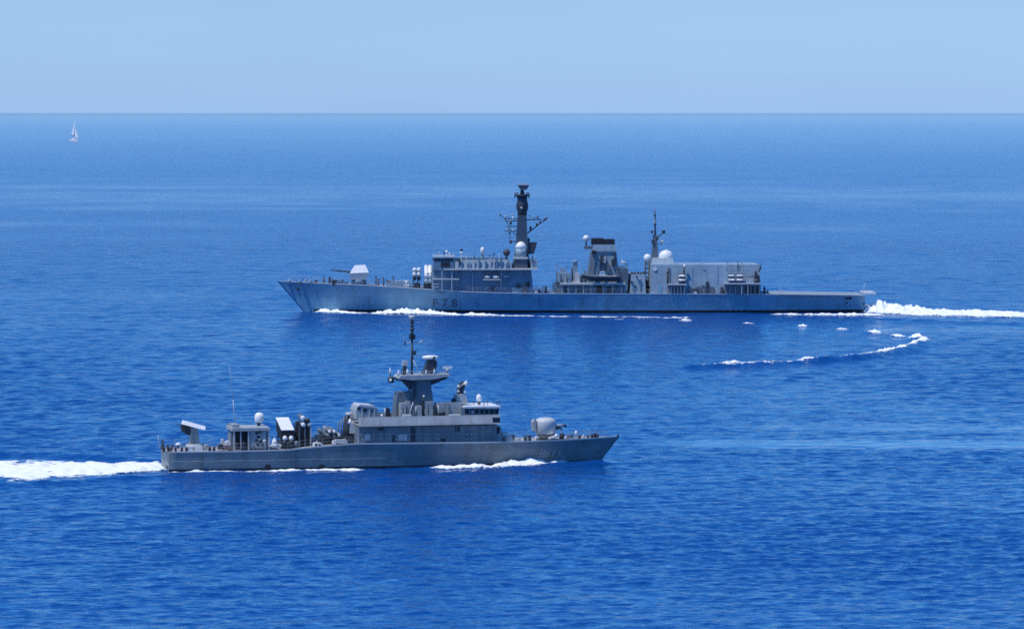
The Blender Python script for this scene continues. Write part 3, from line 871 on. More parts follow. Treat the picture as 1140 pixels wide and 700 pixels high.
for X in (424.6, 434, 441.5, 456, 485.8, 489, 520.2, 524.4):
    for Y in (483.2, 488.2):
        b = MB(); A.box(b, X - 0.9, X + 0.9, Y - 0.55, Y + 0.55, -3.28, -3.13); b.build("lamp_fitting", M['pale'], sup)
b = MB(); b.tube(A.P(400, 483.6, -3.3), A.P(530, 482.4, -3.3), 0.02, None, 5); b.build("hand_rail", M['pale'], sup)
for X in (419, 449, 480, 508, 541):
    b = MB(); A.box(b, X - 0.25, X + 0.25, 475, 493.5, -3.22, -3.16); b.build("wall_stiffener", M['dark_near'], sup)

# aft house on top (rounded pale box)
h = MB(); A.poly(h, [(396, 466), (420.5, 466), (420.5, 455), (418, 452.4), (401, 450.6), (398, 452.5), (396.4, 457)], -2.4, 1.8); h = h.build("aft_housing", M['grey_near'], R)
mb = MB(); A.poly(mb, [(399.5, 451.6), (401.4, 450.2), (417, 451.6), (419, 453.6), (418, 454.2), (402, 452.4)], -2.5, 1.9); mb.build("housing_roof", M['pale'], h)
for X, Y, r in ((399.6, 454.6, 1.9), (406.4, 456.6, 2.2), (414, 457.5, 1.0)):
    x, z = A.pt(X, Y, -2.45); MB().tube((x, -2.3, z), (x, -2.46, z), r / A.k, r / A.k, 12).build("port_opening", M['black'], h)
for X in (403, 411, 416.6):
    mb = MB(); A.box(mb, X, X + 0.9, 455, 464, -2.5, -2.38); mb.build("housing_rib", M['pale'], h)
mb = MB(); A.lathe(mb, 413.8, 0, [(451.6, 1.1), (449.5, 1.2), (448, 0.5)]); mb.build("roof_lamp", M['steel'], h)
mb = MB(); A.ball(mb, 425.2, 462.4, -2.6, 1.7); mb.build("search_light", M['white'], R)
mb = MB(); A.tube(mb, (428.6, 464, -2.8), (428.6, 454.6, -2.8), 0.7, 0.7); mb.build("signal_post", M['pale'], R)
mb = MB(); A.poly(mb, [(430, 465), (436, 465), (434.4, 459.6), (433.6, 455), (431.4, 453.2), (430.4, 457)], -2.2, -1.5); mb.build("covered_machine_gun", M['black'], R)

# --- tower mast: lower casing, tapering tower, platform, pole
tw = MB()
def tower(mb, ptsL, ptsR, yL, yR):
    pass
A.poly(tw, [(458, 466), (483.5, 466), (481.6, 440), (479, 423.6), (459.8, 423.6), (458.4, 440)], -1.55, 1.35); tw = tw.build("tower_mast", M['mast'], R)
mb = MB(); A.poly(mb, [(440.2, 466), (458.2, 466), (458.2, 436.4), (443, 436.4), (441.4, 445)], -1.3, 1.1); mb.build("tower_casing", M['mast'], tw)
mb = MB(); A.poly(mb, [(458.3, 433.5), (462.2, 433.5), (462.2, 422), (446, 421.2)], -1.2, 1.0); mb.build("aft_gusset", M['steel'], tw)
mb = MB(); A.poly(mb, [(478, 429), (479.6, 429), (500, 420.2), (478, 421)], -1.2, 1.0); mb.build("fore_gusset", M['steel'], tw)
mb = MB(); A.poly(mb, [(444, 421.4), (446, 418.2), (501, 416.4), (502, 418.4), (480, 422.6), (459, 423.2)], -2.1, 1.9); plat = mb.build("mast_platform", M['grey_near'], tw)
mb = MB(); A.poly(mb, [(459.7, 424.2), (463.8, 424.2), (463.8, 440), (459.7, 446)], -1.62, -1.54); mb.build("tower_recess", M['steel'], tw)
# platform edge rail
mb = MB()
for X in range(448, 501, 6):
    A.tube(mb, (X, 418.4, -2.0), (X, 413.6, -2.0), 0.18, None, 5)
A.tube(mb, (448, 413.6, -2.0), (496, 412.4, -2.0), 0.16, None, 5); mb.build("platform_rail", M['pale'], tw)
# pole mast
po = MB(); A.tube(po, (458.4, 420, 0.4), (458.8, 378, 0.4), 1.35, 1.1); A.tube(po, (458.8, 378, 0.4), (458.8, 353.5, 0.4), 1.6, 1.5); po = po.build("pole_mast", M['steel'], tw)
mb = MB(); A.lathe(mb, 458.6, 0.4, [(356.4, 2.2), (354, 3.6), (352, 3.7), (351, 3.0)]); mb.build("top_aerial", M['pale'], po)
for Y, r in ((358.4, 2.5), (362.5, 2.1), (366.5, 2.5), (370.5, 2.0)):
    mb = MB(); A.lathe(mb, 458.8, 0.4, [(Y + 1.2, r * 0.8), (Y, r), (Y - 1.2, r * 0.8)]); mb.build("aerial_ring", M['steel'], po)
mb = MB(); A.box(mb, 457, 462.4, 372.6, 377.8, -0.1, 0.9); mb.build("aerial_box", M['black'], po)
mb = MB(); A.tube(mb, (450.8, 381.6, 0.4), (466, 381, 0.4), 0.35); A.tube(mb, (466, 381, 0.4), (471.5, 378.4, 0.4), 0.4); mb.build("yard_arm", M['pale'], po)
mb = MB(); A.tube(mb, (450.8, 384, 0.4), (450.8, 378.6, 0.4), 0.75); mb.build("yard_lamp", M['steel'], po)
for X, Y in ((463.4, 381.5), (469, 380.5)):
    mb = MB(); A.ball(mb, X, Y, 0.4, 1.1); mb.build("yard_lamp", M['pale'], po)
mb = MB(); A.box(mb, 461, 463, 390.4, 395.2, 0.2, 0.7); mb.build("aerial_box", M['steel'], po)
mb = MB(); A.tube(mb, (459.4, 399.6, 0.4), (466, 414, -0.2), 0.5); A.tube(mb, (466, 414, -0.2), (470, 415.4, -0.2), 0.4); A.tube(mb, (459.6, 384, 0.4), (460.2, 400, 0.4), 0.35); mb.build("mast_stay", M['pale'], po)
# aerials on the platform
s = MB(); A.poly(s, [(447.4, 418.6), (452, 418.6), (453, 407), (449.6, 407)], -0.6, 0.2); s = s.build("aerial_stand", M['steel'], tw)
mb = MB(); A.box(mb, 449, 454.2, 401.8, 407.2, -0.6, 0.3); mb.build("aerial_box", M['pale'], s)
for X, Y, y in ((443.8, 414, -1.2), (434.4, 412, 0), (474.6, 413.8, -1.9), (483.6, 413, -1.9), (453.6, 413, -1.6)):
    mb = MB(); A.lathe(mb, X, y, [(Y + 4, 1.7), (Y, 1.1), (Y - 2.4, 0.2)], 10); mb.build("cone_aerial", M['white'], tw)
br = MB(); A.tube(br, (446, 420.5, 0), (433, 419.8, 0), 0.9, 0.7); A.tube(br, (446, 424, 0), (436, 421, 0), 0.5); A.tube(br, (434.4, 424, 0), (434.4, 414, 0), 0.5); br = br.build("side_bracket", M['steel'], tw)
mb = MB(); A.lathe(mb, 435.3, -0.1, [(426, 2.2), (424.8, 3.4), (421, 3.6), (419, 2.6)]); mb.build("lamp_drum", M['steel'], br)
mb = MB(); A.ball(mb, 435, 423.2, -0.45, 1.6); mb.build("lamp_lens", M['white'], br)
mb = MB(); A.ball(mb, 442, 421.4, -0.3, 1.9); mb.build("lamp_drum", M['steel'], br)
# search radar: slanted pedestal, broad white aerial
r = MB(); A.poly(r, [(470.6, 418), (484.4, 418), (487, 403.4), (484, 400), (477, 400.4)], -0.7, 0.6); r = r.build("search_radar", M['steel'], tw)
mb = MB()
for i in range(1): pass
c = A.P(479.3, 398.2, -0.05)
mb.lathe(c + Vector((0, 0, -0.22)), [(0.3, 0), (0.9, 0.06), (1.08, 0.2), (1.0, 0.42), (0.6, 0.52), (0.1, 0.54)], 28, 1.0, 0.75); mb.build("radar_aerial", M['white'], r)
mb = MB(); A.box(mb, 482.6, 484.4, 396.6, 402, -1.0, -0.8); mb.build("radar_feed", M['steel'], r)
r = MB(); A.lathe(r, 497.8, 0, [(417, 1.2), (413.6, 1.1), (413, 2.2), (410.4, 2.2)]); r = r.build("navigation_radar", M['pale'], tw)
mb = MB(); A.box(mb, 491.8, 503.8, 407.9, 410.6, -0.18, 0.18); mb.build("radar_bar", M['white'], r)

# --- equipment between mast and bridge
for X0, X1, Y0, Y1, y, m in ((446, 452, 449, 465, -2.5, 'grey_near'), (452.6, 457, 446.6, 465, -2.2, 'grey_near'), (458, 462, 450.5, 465, -2.7, 'dark_near'),
                             (464.2, 469.6, 452, 465, -2.6, 'grey_near'), (470.4, 472.6, 447, 465, -2.2, 'steel'), (473.2, 482.2, 447.2, 465, -2.4, 'grey_near'),
                             (483, 486, 452, 464, -2.6, 'steel'), (486.4, 499.6, 448.4, 464, -2.2, 'grey_near'), (499.8, 514, 448.0, 464, -2.0, 'grey_near')):
    mb = MB(); A.box(mb, X0, X1, Y0, Y1, y, y + 1.7); mb.build("equipment_cabinet", M[m], R)
for a, bb, m in (((455, 463, -2.7), (460, 447.5, -2.7), 'pale'), ((449, 462, -2.8), (449, 452, -2.8), 'steel'), ((463, 463, -2.9), (463, 452.5, -2.9), 'pale'),
                 ((471.4, 450, -2.4), (471.4, 441.5, -2.4), 'steel'), ((477, 462, -2.7), (477, 449.5, -2.7), 'steel'), ((488, 463, -2.6), (488, 451, -2.6), 'pale'), ((494, 463, -2.6), (494, 451, -2.6), 'mast')):
    mb = MB(); A.tube(mb, a, bb, 0.6); mb.build("vent_pipe", M[m], R)
mb = MB(); A.ball(mb, 471.8, 441, -2.3, 1.5); mb.build("search_light", M['pale'], R)
mb = MB(); A.lathe(mb, 491.5, -2.75, [(463, 4.4), (459.6, 4.8), (458.4, 4.0)], 16, 1, 0.35); mb.build("life_ring", M['steel'], R)
for X0, X1 in ((449, 458), (500.5, 513)):
    mb = MB(); A.box(mb, X0, X1, 461.4, 464.4, -3.4, -2.8); mb.build("flag_locker", M['white'], R)

# --- fire director on its plinth
fd = MB(); A.poly(fd, [(507.8, 450), (521, 450), (519.4, 440.6), (515, 438.4), (509, 440.2)], -1.2, 0.9); fd = fd.build("fire_director", M['grey_near'], R)
mb = MB(); A.poly(mb, [(509.4, 441), (515.4, 441), (516.4, 434), (518.6, 429), (516, 424.6), (512, 427), (510.4, 433)], -0.45, 0.45); mb.build("director_head", M['steel'], fd)
for X, Y, rr in ((510.6, 430.2, 2.0), (510.4, 435.6, 1.6), (517.8, 436.6, 1.5)):
    mb = MB(); A.ball(mb, X, Y, -0.6, rr); mb.build("sensor_ball", M['pale'], fd)
mb = MB(); a = A.P(517.2, 426.2, -0.55); mb.tube(a, a + Vector((0.3, -0.12, -0.14)), 0.26, 0.30, 14); A.tube(mb, (513, 430, -0.5), (519.6, 423.4, -0.5), 0.5); mb.build("tracker_dish", M['white'], fd)
mb = MB(); A.ball(mb, 505, 445.6, -0.4, 2.8); mb.build("tarpaulin", M['steel'], R)

# --- bridge
bg_ = MB(); A.poly(bg_, [(513.2, 463.6), (554.4, 463.6), (556.2, 453.2), (513.2, 453.2)], -2.95, 2.95); bg_ = bg_.build("bridge_house", M['dark_near'], R)
x, z = A.pt(518.6, 453.6, -3.1); x2, z2 = A.pt(557, 453.6, -3.1)
mb = MB(); A.box(mb, 516.5, 557.4, 452.0, 453.9, -3.15, 3.15); mb.build("bridge_roof", M['white'], bg_)
mb = MB(); A.box(mb, 541, 556.8, 453.9, 454.9, -3.1, 3.1); mb.build("roof_visor", M['pale'], bg_)
for i, X in enumerate(np.linspace(518, 551, 7)):
    mb = MB(); A.box(mb, X, X + 3.9, 455.6, 460.2, -3.0, -2.93); mb.build("window", M['glass'], bg_)
for i in range(6):
    y = -2.5 + i * 0.86; xf, zf = A.pt(556, 456, -2.95)
    mb = MB(); mb.faces([(xf - 0.10, y, zf - 0.42), (xf - 0.10, y + 0.7, zf - 0.42), (xf + 0.03, y + 0.7, zf + 0.22), (xf + 0.03, y, zf + 0.22)], [(0, 1, 2, 3)]); mb.build("window", M['glass'], bg_)
mb = MB(); A.box(mb, 524.8, 527, 457, 460, -3.05, -3.0); mb.build("window_wiper", M['pale'], bg_)
s = MB(); A.lathe(s, 533.3, -0.6, [(451, 1.5), (445.6, 1.9)]); s = s.build("radome", M['steel'], R)
mb = MB(); A.lathe(mb, 533.3, -0.6, [(446.6, 2.2), (445.8, 3.0), (442, 3.3), (440, 2.6), (438.8, 1.2), (438.4, 0.2)]); mb.build("dome", M['white'], s)
for X, h_, y in ((543, 3.0, -1.0), (549.5, 4.4, 0.4), (553.4, 2.2, -1.8), (556, 3.4, -0.2), (527, 2.2, 1.0), (539, 2.0, -2.4)):
    mb = MB(); A.tube(mb, (X, 452.4, y), (X, 449.6 - h_, y), 0.5, 0.35); A.ball(mb, X, 449.4 - h_, y, 0.9); mb.build("roof_lamp", M['steel'], bg_)
mb = MB()
for X in np.linspace(519, 556, 9): A.tube(mb, (X, 452.2, -2.9), (X, 448.6, -2.9), 0.16, None, 4)
A.tube(mb, (519, 448.8, -2.9), (556, 448.4, -2.9), 0.15, None, 4); mb.build("roof_rail", M['pale'], bg_)

# --- foredeck
for X0, X1, Y0, Y1, y, m in ((559.5, 566.5, 480.5, 488, -1.6, 'white'), (563, 571, 485, 492, -2.4, 'pale'), (558.5, 562, 486, 493, -3.0, 'rust'), (568, 573, 484, 489, -0.6, 'steel'),
                             (584.6, 587.4, 485.6, 491.4, -2.9, 'steel'), (588.4, 591.6, 484.6, 491.0, -2.8, 'steel'), (587.2, 588.6, 486.6, 491, -3.0, 'white'), (576, 580, 487.5, 491.6, -2.9, 'pale')):
    mb = MB(); A.poly(mb, [(X0, Y1), (X1, Y1), (X1 - 0.2, Y0 + 1), (X1 - 1.0, Y0), (X0 + 0.7, Y0), (X0, Y0 + 1.2)], y, y + 0.8); mb.build("deck_machinery", M[m], R)
# bow gun: ring, ribbed round gun house with domed top, mantlet and barrel
gn = MB(); A.lathe(gn, 607.4, -0.3, [(491, 10.5), (486.6, 10.5), (483.0, 9.6)], 28); gn = gn.build("bow_gun", M['steel'], R)
mb = MB(); A.lathe(mb, 607.2, -0.3, [(483.4, 9.6), (482, 11.0), (474, 12.2), (469.6, 12.2), (467.2, 11.2), (465.6, 9.0), (464.7, 6.0), (464.4, 0.4)], 40, 1, 0.95); mb.build("gun_house", M['pale'], gn)
mb = MB(); A.poly(mb, [(594.6, 479), (596.6, 480.5), (597.6, 468), (595.4, 467), (593.8, 470)], -1.0, 0.5); mb.build("ejection_port", M['grey_near'], gn)
mb = MB(); A.tube(mb, (616, 473.4, -0.4), (627.2, 473.2, -0.2), 1.7, 1.5, 12); mb.build("barrel", M['pale'], gn)
mb = MB(); A.tube(mb, (627, 473.2, -0.2), (630.3, 474.2, -0.1), 1.5, 1.3, 12); mb.build("muzzle", M['black'], gn)
mb = MB(); A.poly(mb, [(618.6, 475), (625, 475.4), (626.6, 479.4), (624, 477.4), (618.6, 478.4)], -0.6, 0.1); mb.build("recoil_cradle", M['steel'], gn)
mb = MB(); A.poly(mb, [(611.5, 488.8), (621.5, 486.6), (622.6, 483.4), (620.6, 482.6), (618.6, 485), (611.5, 486.6)], -2.0, -1.2); mb.build("deflector", M['white'], R)
mb = MB(); A.poly(mb, [(596.6, 488), (600.2, 488), (600, 485.8), (597, 486)], -2.0, -1.2); mb.build("deflector", M['white'], R)
mb = MB(); A.lathe(mb, 625.6, -0.8, [(488.4, 2.9), (485.4, 3.0), (482, 2.0), (481.6, 0.3)]); mb.build("capstan", M['black'], R)
mb = MB(); A.lathe(mb, 641.4, -0.2, [(488, 1.0), (484, 0.9), (482.8, 1.7), (481, 1.9), (479.4, 0.9)]); mb.build("deck_vent", M['white'], R)
for X, Y, y, rr, m in ((632.5, 486, -0.8, 1.8, 'rust'), (636.5, 485.4, 0.1, 1.5, 'steel'), (645.2, 485.4, -0.6, 1.6, 'steel'), (649.5, 485.8, 0.3, 1.4, 'pale'), (654.6, 485.5, -0.4, 1.3, 'steel'), (659, 484.6, 0.0, 1.6, 'steel'),
                       (662.5, 483.8, 0.2, 1.7, 'black'), (665.5, 484.6, -0.3, 1.3, 'steel'), (629.6, 487.5, -1.6, 1.2, 'white')):
    mb = MB(); A.lathe(mb, X, y, [(Y + 3.4, rr * 1.1), (Y + 0.6, rr), (Y - 0.8, rr * 1.25), (Y - 1.8, rr * 0.8)], 10); mb.build("bollard", M[m], R)
mb = MB(); A.lathe(mb, 688.0, 0, [(487, 0.9), (484, 1.1), (482.6, 0.5)]); mb.build("jack_staff_socket", M['black'], R)
mb = MB(); A.poly(mb, [(628, 489.5), (640, 488.6), (640, 486.6), (628, 487.4)], -1.9, -1.8); mb.build("breakwater", M['grey_near'], R)

# =================================================================== FRIGATE (bow to the left)
F = Ship("frigate", 1, (963, 347.9), (338, 347.2), 6.3)
tag(F.root, "large grey frigate with tall mast and squat funnel, sailing left behind the patrol ship", "warship")
hb0 = lambda x: 8.0 - 1.7 * np.clip(1 - np.asarray(x, float) / 45.0, 0, 1) ** 1.6 - 8.0 * np.clip((np.asarray(x, float) - 62) / 70.0, 0, 1) ** 2.0
F.set_hull([(963.5, 329), (900, 328.2), (850, 327.6), (700, 327.2), (600, 326.8), (560, 326.2), (520, 324.8), (480, 322.4), (440, 319.6), (400, 317.2), (350, 315.2), (308.5, 313)],
           hb0, lambda t: 0.90 - 0.10 * np.clip((0.3 - t) / 0.3, 0, 1) - 0.62 * np.clip((t - 0.42) / 0.58, 0, 1) ** 1.25, (308.5, 313), (338, 347.2), draft=2.4, flare=1.3)
hbF = lambda x, L=F.L: 8.0 - 1.7 * np.clip(1 - np.asarray(x, float) / 45.0, 0, 1) ** 1.6 - 8.0 * np.clip((np.asarray(x, float) - 62) / (L - 62), 0, 1) ** 2.0
F.hb = hbF
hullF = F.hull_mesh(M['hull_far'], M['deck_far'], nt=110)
F.band("boot_topping", M['boot'], -0.6, 0.62, 0.03, F.xw - 2.2, hullF, off=0.02)
F.lettering("F 7 8", 482.0, 509.0, 333.0, 341.6, M['number_far'], hullF)
R = F.root
Fx = lambda name, mat, X0, X1, Y0, Y1, ya, yb, par=None: F.box(MB(), X0, X1, Y0, Y1, ya, yb).build(name, M[mat], par or R)
F.railing(M['rail'], 24, F.L - 1.5, 1.1, 2.0, 0.022, inset=0.15)
F.toe_rail(M['pale'], 0.05, F.L - 0.5, 0.12, 0.12)
# flight deck edge nets, folded out
mb = MB()
x0, x1 = 0.3, F.pt(868, 327, 7)[0]
xs = np.linspace(x0, x1, 46)
for s in (-1, 1):
    mb = MB()
    for a_, b_ in zip(xs[:-1:1], xs[1::1]):
        ya = s * (F.hb(a_)); za = F.deck_z(a_)
        mb.faces([(a_ + 0.1, ya, za + 0.02), (b_ - 0.1, s * F.hb(b_), za + 0.02), (b_ - 0.6, s * (F.hb(b_) + 1.15), za + 0.12), (a_ + 0.6, ya + s * 1.15, za + 0.12),
                  (a_ + 0.1, ya, za - 0.06), (b_ - 0.1, s * F.hb(b_), za - 0.06), (b_ - 0.6, s * (F.hb(b_) + 1.15), za + 0.04), (a_ + 0.6, ya + s * 1.15, za + 0.04)],
                 [(0, 1, 2, 3), (7, 6, 5, 4), (0, 4, 5, 1), (1, 5, 6, 2), (2, 6, 7, 3), (3, 7, 4, 0)])
    mb.build("safety_net", M['pale'], R)
mb = MB(); F.box(mb, 963, 975.5, 325.8, 327.6, -5.6, 5.6); mb.build("stern_net", M['pale'], R)
for X0, X1, Y0, Y1, m in ((941, 948.5, 330.8, 333.6, 'black'), (941.6, 943.6, 336, 338.6, 'steel'), (962.2, 963, 335, 340, 'steel'), (329.5, 333, 321, 324, 'steel')):
    xa, z1 = F.pt(X0, Y0, 6.8); xb, z0 = F.pt(X1, Y1, 6.8)
    xm = (xa + xb) / 2; yy = F.half(xm, (z0 + z1) / 2)
    MB().box(min(xa, xb), max(xa, xb), yy - 0.3, yy + 0.06, z0, z1).build("hull_opening", M[m], hullF)
mb = MB()
for X in (702, 560, 660, 800):
    xa, z1 = F.pt(X, 329, 8); mb.box(xa - 0.05, xa + 0.05, F.half(xa, 3) - 0.02, F.half(xa, 3) + 0.03, 2.2, z1)
mb.build("scupper_pipe", M['hull_far'], hullF)

# --- forecastle
g = MB(); F.lathe(g, 399.5, 0, [(316.6, 8.6), (310.8, 8.2)], 24); g = g.build("bow_gun", M['deep_far'], R)
# faceted gun house: near face polygons with sloping upper sides, sunlight put into their whiter paint
def gunhouse():
    mb = MB(); w0, w1 = 1.75, 0.95
    lo = [F.pt(390.4, 311.4, w0), F.pt(408.2, 311.4, w0)]
    md = [F.pt(389.4, 304.2, w0), F.pt(410.6, 303.4, w0)]
    up = [F.pt(394.8, 295.6, w1), F.pt(406.8, 295.2, w1)]
    rings = [(lo, w0 - 0.2), (md, w0), (up, w1)]
    pts = []
    for (a, b), w in rings:
        pts += [(a[0], w, a[1]), (b[0], w, b[1]), (b[0], -w, b[1]), (a[0], -w, a[1])]
    fc = [(3, 2, 1, 0), (8, 9, 10, 11)]
    for r_ in (0, 4):
        for i in range(4): fc.append((r_ + i, r_ + (i + 1) % 4, r_ + 4 + (i + 1) % 4, r_ + 4 + i))
    lo_ = mb.faces(pts[:8], [(3, 2, 1, 0), (4, 5, 6, 7)] + [f for f in fc[2:6]]).build("gun_house", M['pale'], g)
    up_ = MB().faces([(p[0], p[1] * 0.999, p[2] + 0.004) for p in pts[4:]], [(3, 2, 1, 0), (4, 5, 6, 7)] + [f for f in fc[2:6]])
    return up_.build("gun_sunlit_top", M['white'], lo_)
gunhouse()
mb = MB(); F.tube(mb, (391, 303, 0), (385, 302.3, 0), 1.3, 1.0); F.tube(mb, (385, 302.3, 0), (368, 300.4, 0), 0.8, 0.65); mb.build("barrel", M['steel'], g)
for X0, X1, Y0, y in ((360, 361.8, 307.4, 1.2), (365.6, 368.4, 307.8, 0.6), (368.8, 371, 310, 1.0)):
    mb = MB(); F.poly(mb, [(X0, 317), (X1, 317), (X1 - 0.3, Y0 + 1), ((X0 + X1) / 2, Y0), (X0 + 0.3, Y0 + 1)], y, y - 0.5); mb.build("capstan", M['steel'], R)
for y in (2.6, -2.45):
    mb = MB(); F.poly(mb, [(376, 316.5), (388, 317.4), (388, 313.6), (376, 312.4)], y, y - 0.15); mb.build("breakwater", M['deep_far'], R)
for X, y in ((322, 0.6), (334, 1.4), (340, -0.8), (346, 2.0), (352, 1.0), (371.5, 2.6), (374, 1.5), (381, 1.0)):
    mb = MB(); F.lathe(mb, X, y, [(317.5, 1.4), (313.6, 1.2), (312.2, 1.6), (311.2, 1.0)], 10); mb.build("bollard", M['grey_far' if X < 350 else 'steel'], R)
for X, t, y in ((418.6, 308, 2.4), (421.5, 311, 3.0), (427, 309.5, 1.5), (431, 312, 3.4), (437.6, 308.5, 2.0), (434, 313, 3.6)):
    mb = MB(); F.tube(mb, (X, 320, y), (X, t, y), 0.85, 0.6); F.ball(mb, X, t, y, 1.0); mb.build("deck_fitting", M['steel'], R)
# vertical launch silo: low box with rows of hatches
v = MB(); F.box(v, 430, 457, 314.4, None, 3.8, -3.8); v = v.build("missile_silo", M['grey_far'], R)
for i in range(6):
    mb = MB(); F.box(mb, 431.2 + i * 4.3, 434 + i * 4.3, 312.6, 314.6, 3.2, -3.2); mb.build("silo_hatch", M['grey_far'], v)
mb = MB(); F.ball(mb, 452.4, 313.8, 4.3, 1.6); F.box(mb, 449.5, 455.6, 316.4, 319.4, 5.0, 4.2); mb.build("deck_locker", M['white'], R)
# missile canister banks, one trained to each side
def bank(X0, Xs, ytop, yb, flip):
    b = MB(); xa = F.pt(X0, 318, 2)[0]
    F.box(b, X0, X0 + 8.5, 315.2, None, 2.2, -1.6); b = b.build("canister_launcher", M['steel'], R)
    for X in Xs:
        for dz in (0, 0.95):
            if not flip:
                a = F.P(X, 305.2, 2.7) + Vector((0, 0, dz)); e = a + Vector((0, -4.0, -1.2))
            else:
                a = F.P(X, 313.5, 2.9) + Vector((0, 0, dz)); e = a + Vector((0, -3.4, 2.3))
            t = MB().tube(a, e, 0.44, 0.44, 12).build("canister", M['deep_far' if not flip else 'white'], b)
            if not flip: MB().ball(a, 0.5, 12).build("muzzle_cap", M['white'], t)
    for X in Xs:
        mb = MB(); F.tube(mb, (X - 1.6, 318.5, 2.5), (X - 1.6, 306.5, 2.5), 0.5); mb.build("launcher_leg", M['steel'], b)
    return b
bank(459.5, (461.6, 466.4), 298, 318, False)
bank(471.5, (474.6, 478.9), 300, 318, True)
mb = MB(); F.box(mb, 476.2, 481, 304, 321, 2.4, 1.8); mb.build("blast_screen", M['black'], R)

# --- bridge block
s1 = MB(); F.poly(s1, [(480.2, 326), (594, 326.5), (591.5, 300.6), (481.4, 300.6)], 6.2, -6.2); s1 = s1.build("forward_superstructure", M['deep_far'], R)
mb = MB(); F.box(mb, 494, 599, 299.2, 300.6, 7.5, -7.5); mb.build("upper_deck_edge", M['pale'], s1)
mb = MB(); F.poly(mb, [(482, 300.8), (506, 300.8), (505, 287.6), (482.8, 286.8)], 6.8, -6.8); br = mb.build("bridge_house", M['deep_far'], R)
mb = MB(); F.box(mb, 481.8, 506.5, 285.9, 287.2, 7.0, -7.0); mb.build("bridge_roof", M['grey_far'], br)
for X in (484, 487.6, 491.2, 494.8, 498.4, 502):
    mb = MB(); F.box(mb, X, X + 2.7, 288, 290.6, 6.88, 6.7); mb.build("window", M['glass'], br)
mb = MB(); F.box(mb, 490.8, 500.6, 291.6, 297.4, 6.9, 6.7); mb.build("wing_door", M['black'], br)
for i in range(9):
    y = -5.9 + i * 1.35; xf, zf = F.pt(482.6, 289.2, 6.0)
    MB().box(xf + 0.0, xf + 0.12, y, y + 0.95, zf - 0.3, zf + 0.35).build("window", M['glass'], br)
# bulwarked upper deck behind the bridge; sides lean inwards
mb = MB()
xa, zb_ = F.pt(506.6, 300, 7.4); xb, _ = F.pt(569, 300, 7.4); _, zt_ = F.pt(520, 289.2, 6.7)
for s in (1, -1):
    mb = MB()
    mb.faces([(xa, s * 7.4, zb_), (xb, s * 7.4, zb_), (xb + 0.6, s * 6.7, zt_), (xa, s * 6.7, zt_), (xa, s * 7.2, zb_), (xb, s * 7.2, zb_), (xb + 0.6, s * 6.5, zt_), (xa, s * 6.5, zt_)],
             [(0, 1, 2, 3), (7, 6, 5, 4), (0, 4, 5, 1), (1, 5, 6, 2), (2, 6, 7, 3), (3, 7, 4, 0)])
    mb.build("bulwark", M['grey_far'], s1)
mb = MB(); F.box(mb, 507, 570, 292.5, 300, 5.0, -5.0); mb.build("signal_deck_house", M['grey_far'], s1)
random.seed(5)
for X in (509.5, 514, 519.4, 523, 527.6, 533.6, 541, 545.6, 549.8, 553, 558, 562.8, 566):
    w = random.uniform(0.5, 1.3); y0 = random.uniform(287.6, 292)
    mb = MB(); F.box(mb, X - w, X + w, y0, 299.5, 7.42, 7.0); mb.build("deck_fitting", M[random.choice(['pale', 'deep_far', 'steel', 'grey_far', 'pale'])], s1)
x, z = F.pt(510.4, 290.8, 7.3); MB().tube((x, 7.0, z), (x, 7.35, z), 0.42, 0.42, 14).build("search_light", M['black'], s1)
mb = MB()
for X in range(486, 600, 5): F.tube(mb, (X, 287 if X < 506 else 289.6, 6.6), (X, 283.6 if X < 506 else 285.4, 6.6), 0.2, None, 4)
F.tube(mb, (486, 283.8, 6.6), (506, 283.8, 6.6), 0.16, None, 4); F.tube(mb, (506, 285.6, 6.6), (568, 285.6, 6.6), 0.16, None, 4); mb.build("roof_rail", M['pale'], s1)
for X, t, y, m, rr in ((489, 281.6, 2, 'pale', 1.0), (494.5, 280.8, 3, 'steel', 1.0), (497.2, 280.2, 4, 'white', 1.6), (500.4, 282.4, 4, 'white', 1.1), (513.6, 278.4, 2, 'black', 1.5), (513.6, 281.6, 3, 'white', 1.5), (528, 285, 3, 'steel', 1.0),
                       (505, 282, 1, 'pale', 0.9), (519, 284, 5, 'pale', 0.8), (550, 282.6, 4, 'steel', 1.1), (556, 284, 4, 'pale', 0.9), (545, 284.4, 2, 'steel', 0.9)):
    mb = MB(); F.tube(mb, (X, 293, y), (X, t, y), 0.55, 0.4); F.ball(mb, X, t, y, rr); mb.build("roof_aerial", M[m], s1)
p_ = MB(); F.lathe(p_, 537.2, 4, [(295, 1.6), (283, 1.6)]); p_ = p_.build("radome", M['deep_far'], R)
mb = MB(); F.lathe(mb, 537.2, 4, [(284, 2.2), (277.6, 2.4), (275.8, 1.7), (275, 0.3)]); mb.build("dome", M['white'], p_)
p_ = MB(); F.tube(p_, (564, 293, 3.4), (564, 284, 3.4), 1.2, 1.2); p_ = p_.build("tracking_radar", M['steel'], R)
mb = MB(); F.ball(mb, 564, 281.2, 3.4, 4.0); mb.build("tracker_ball", M['steel'], p_)
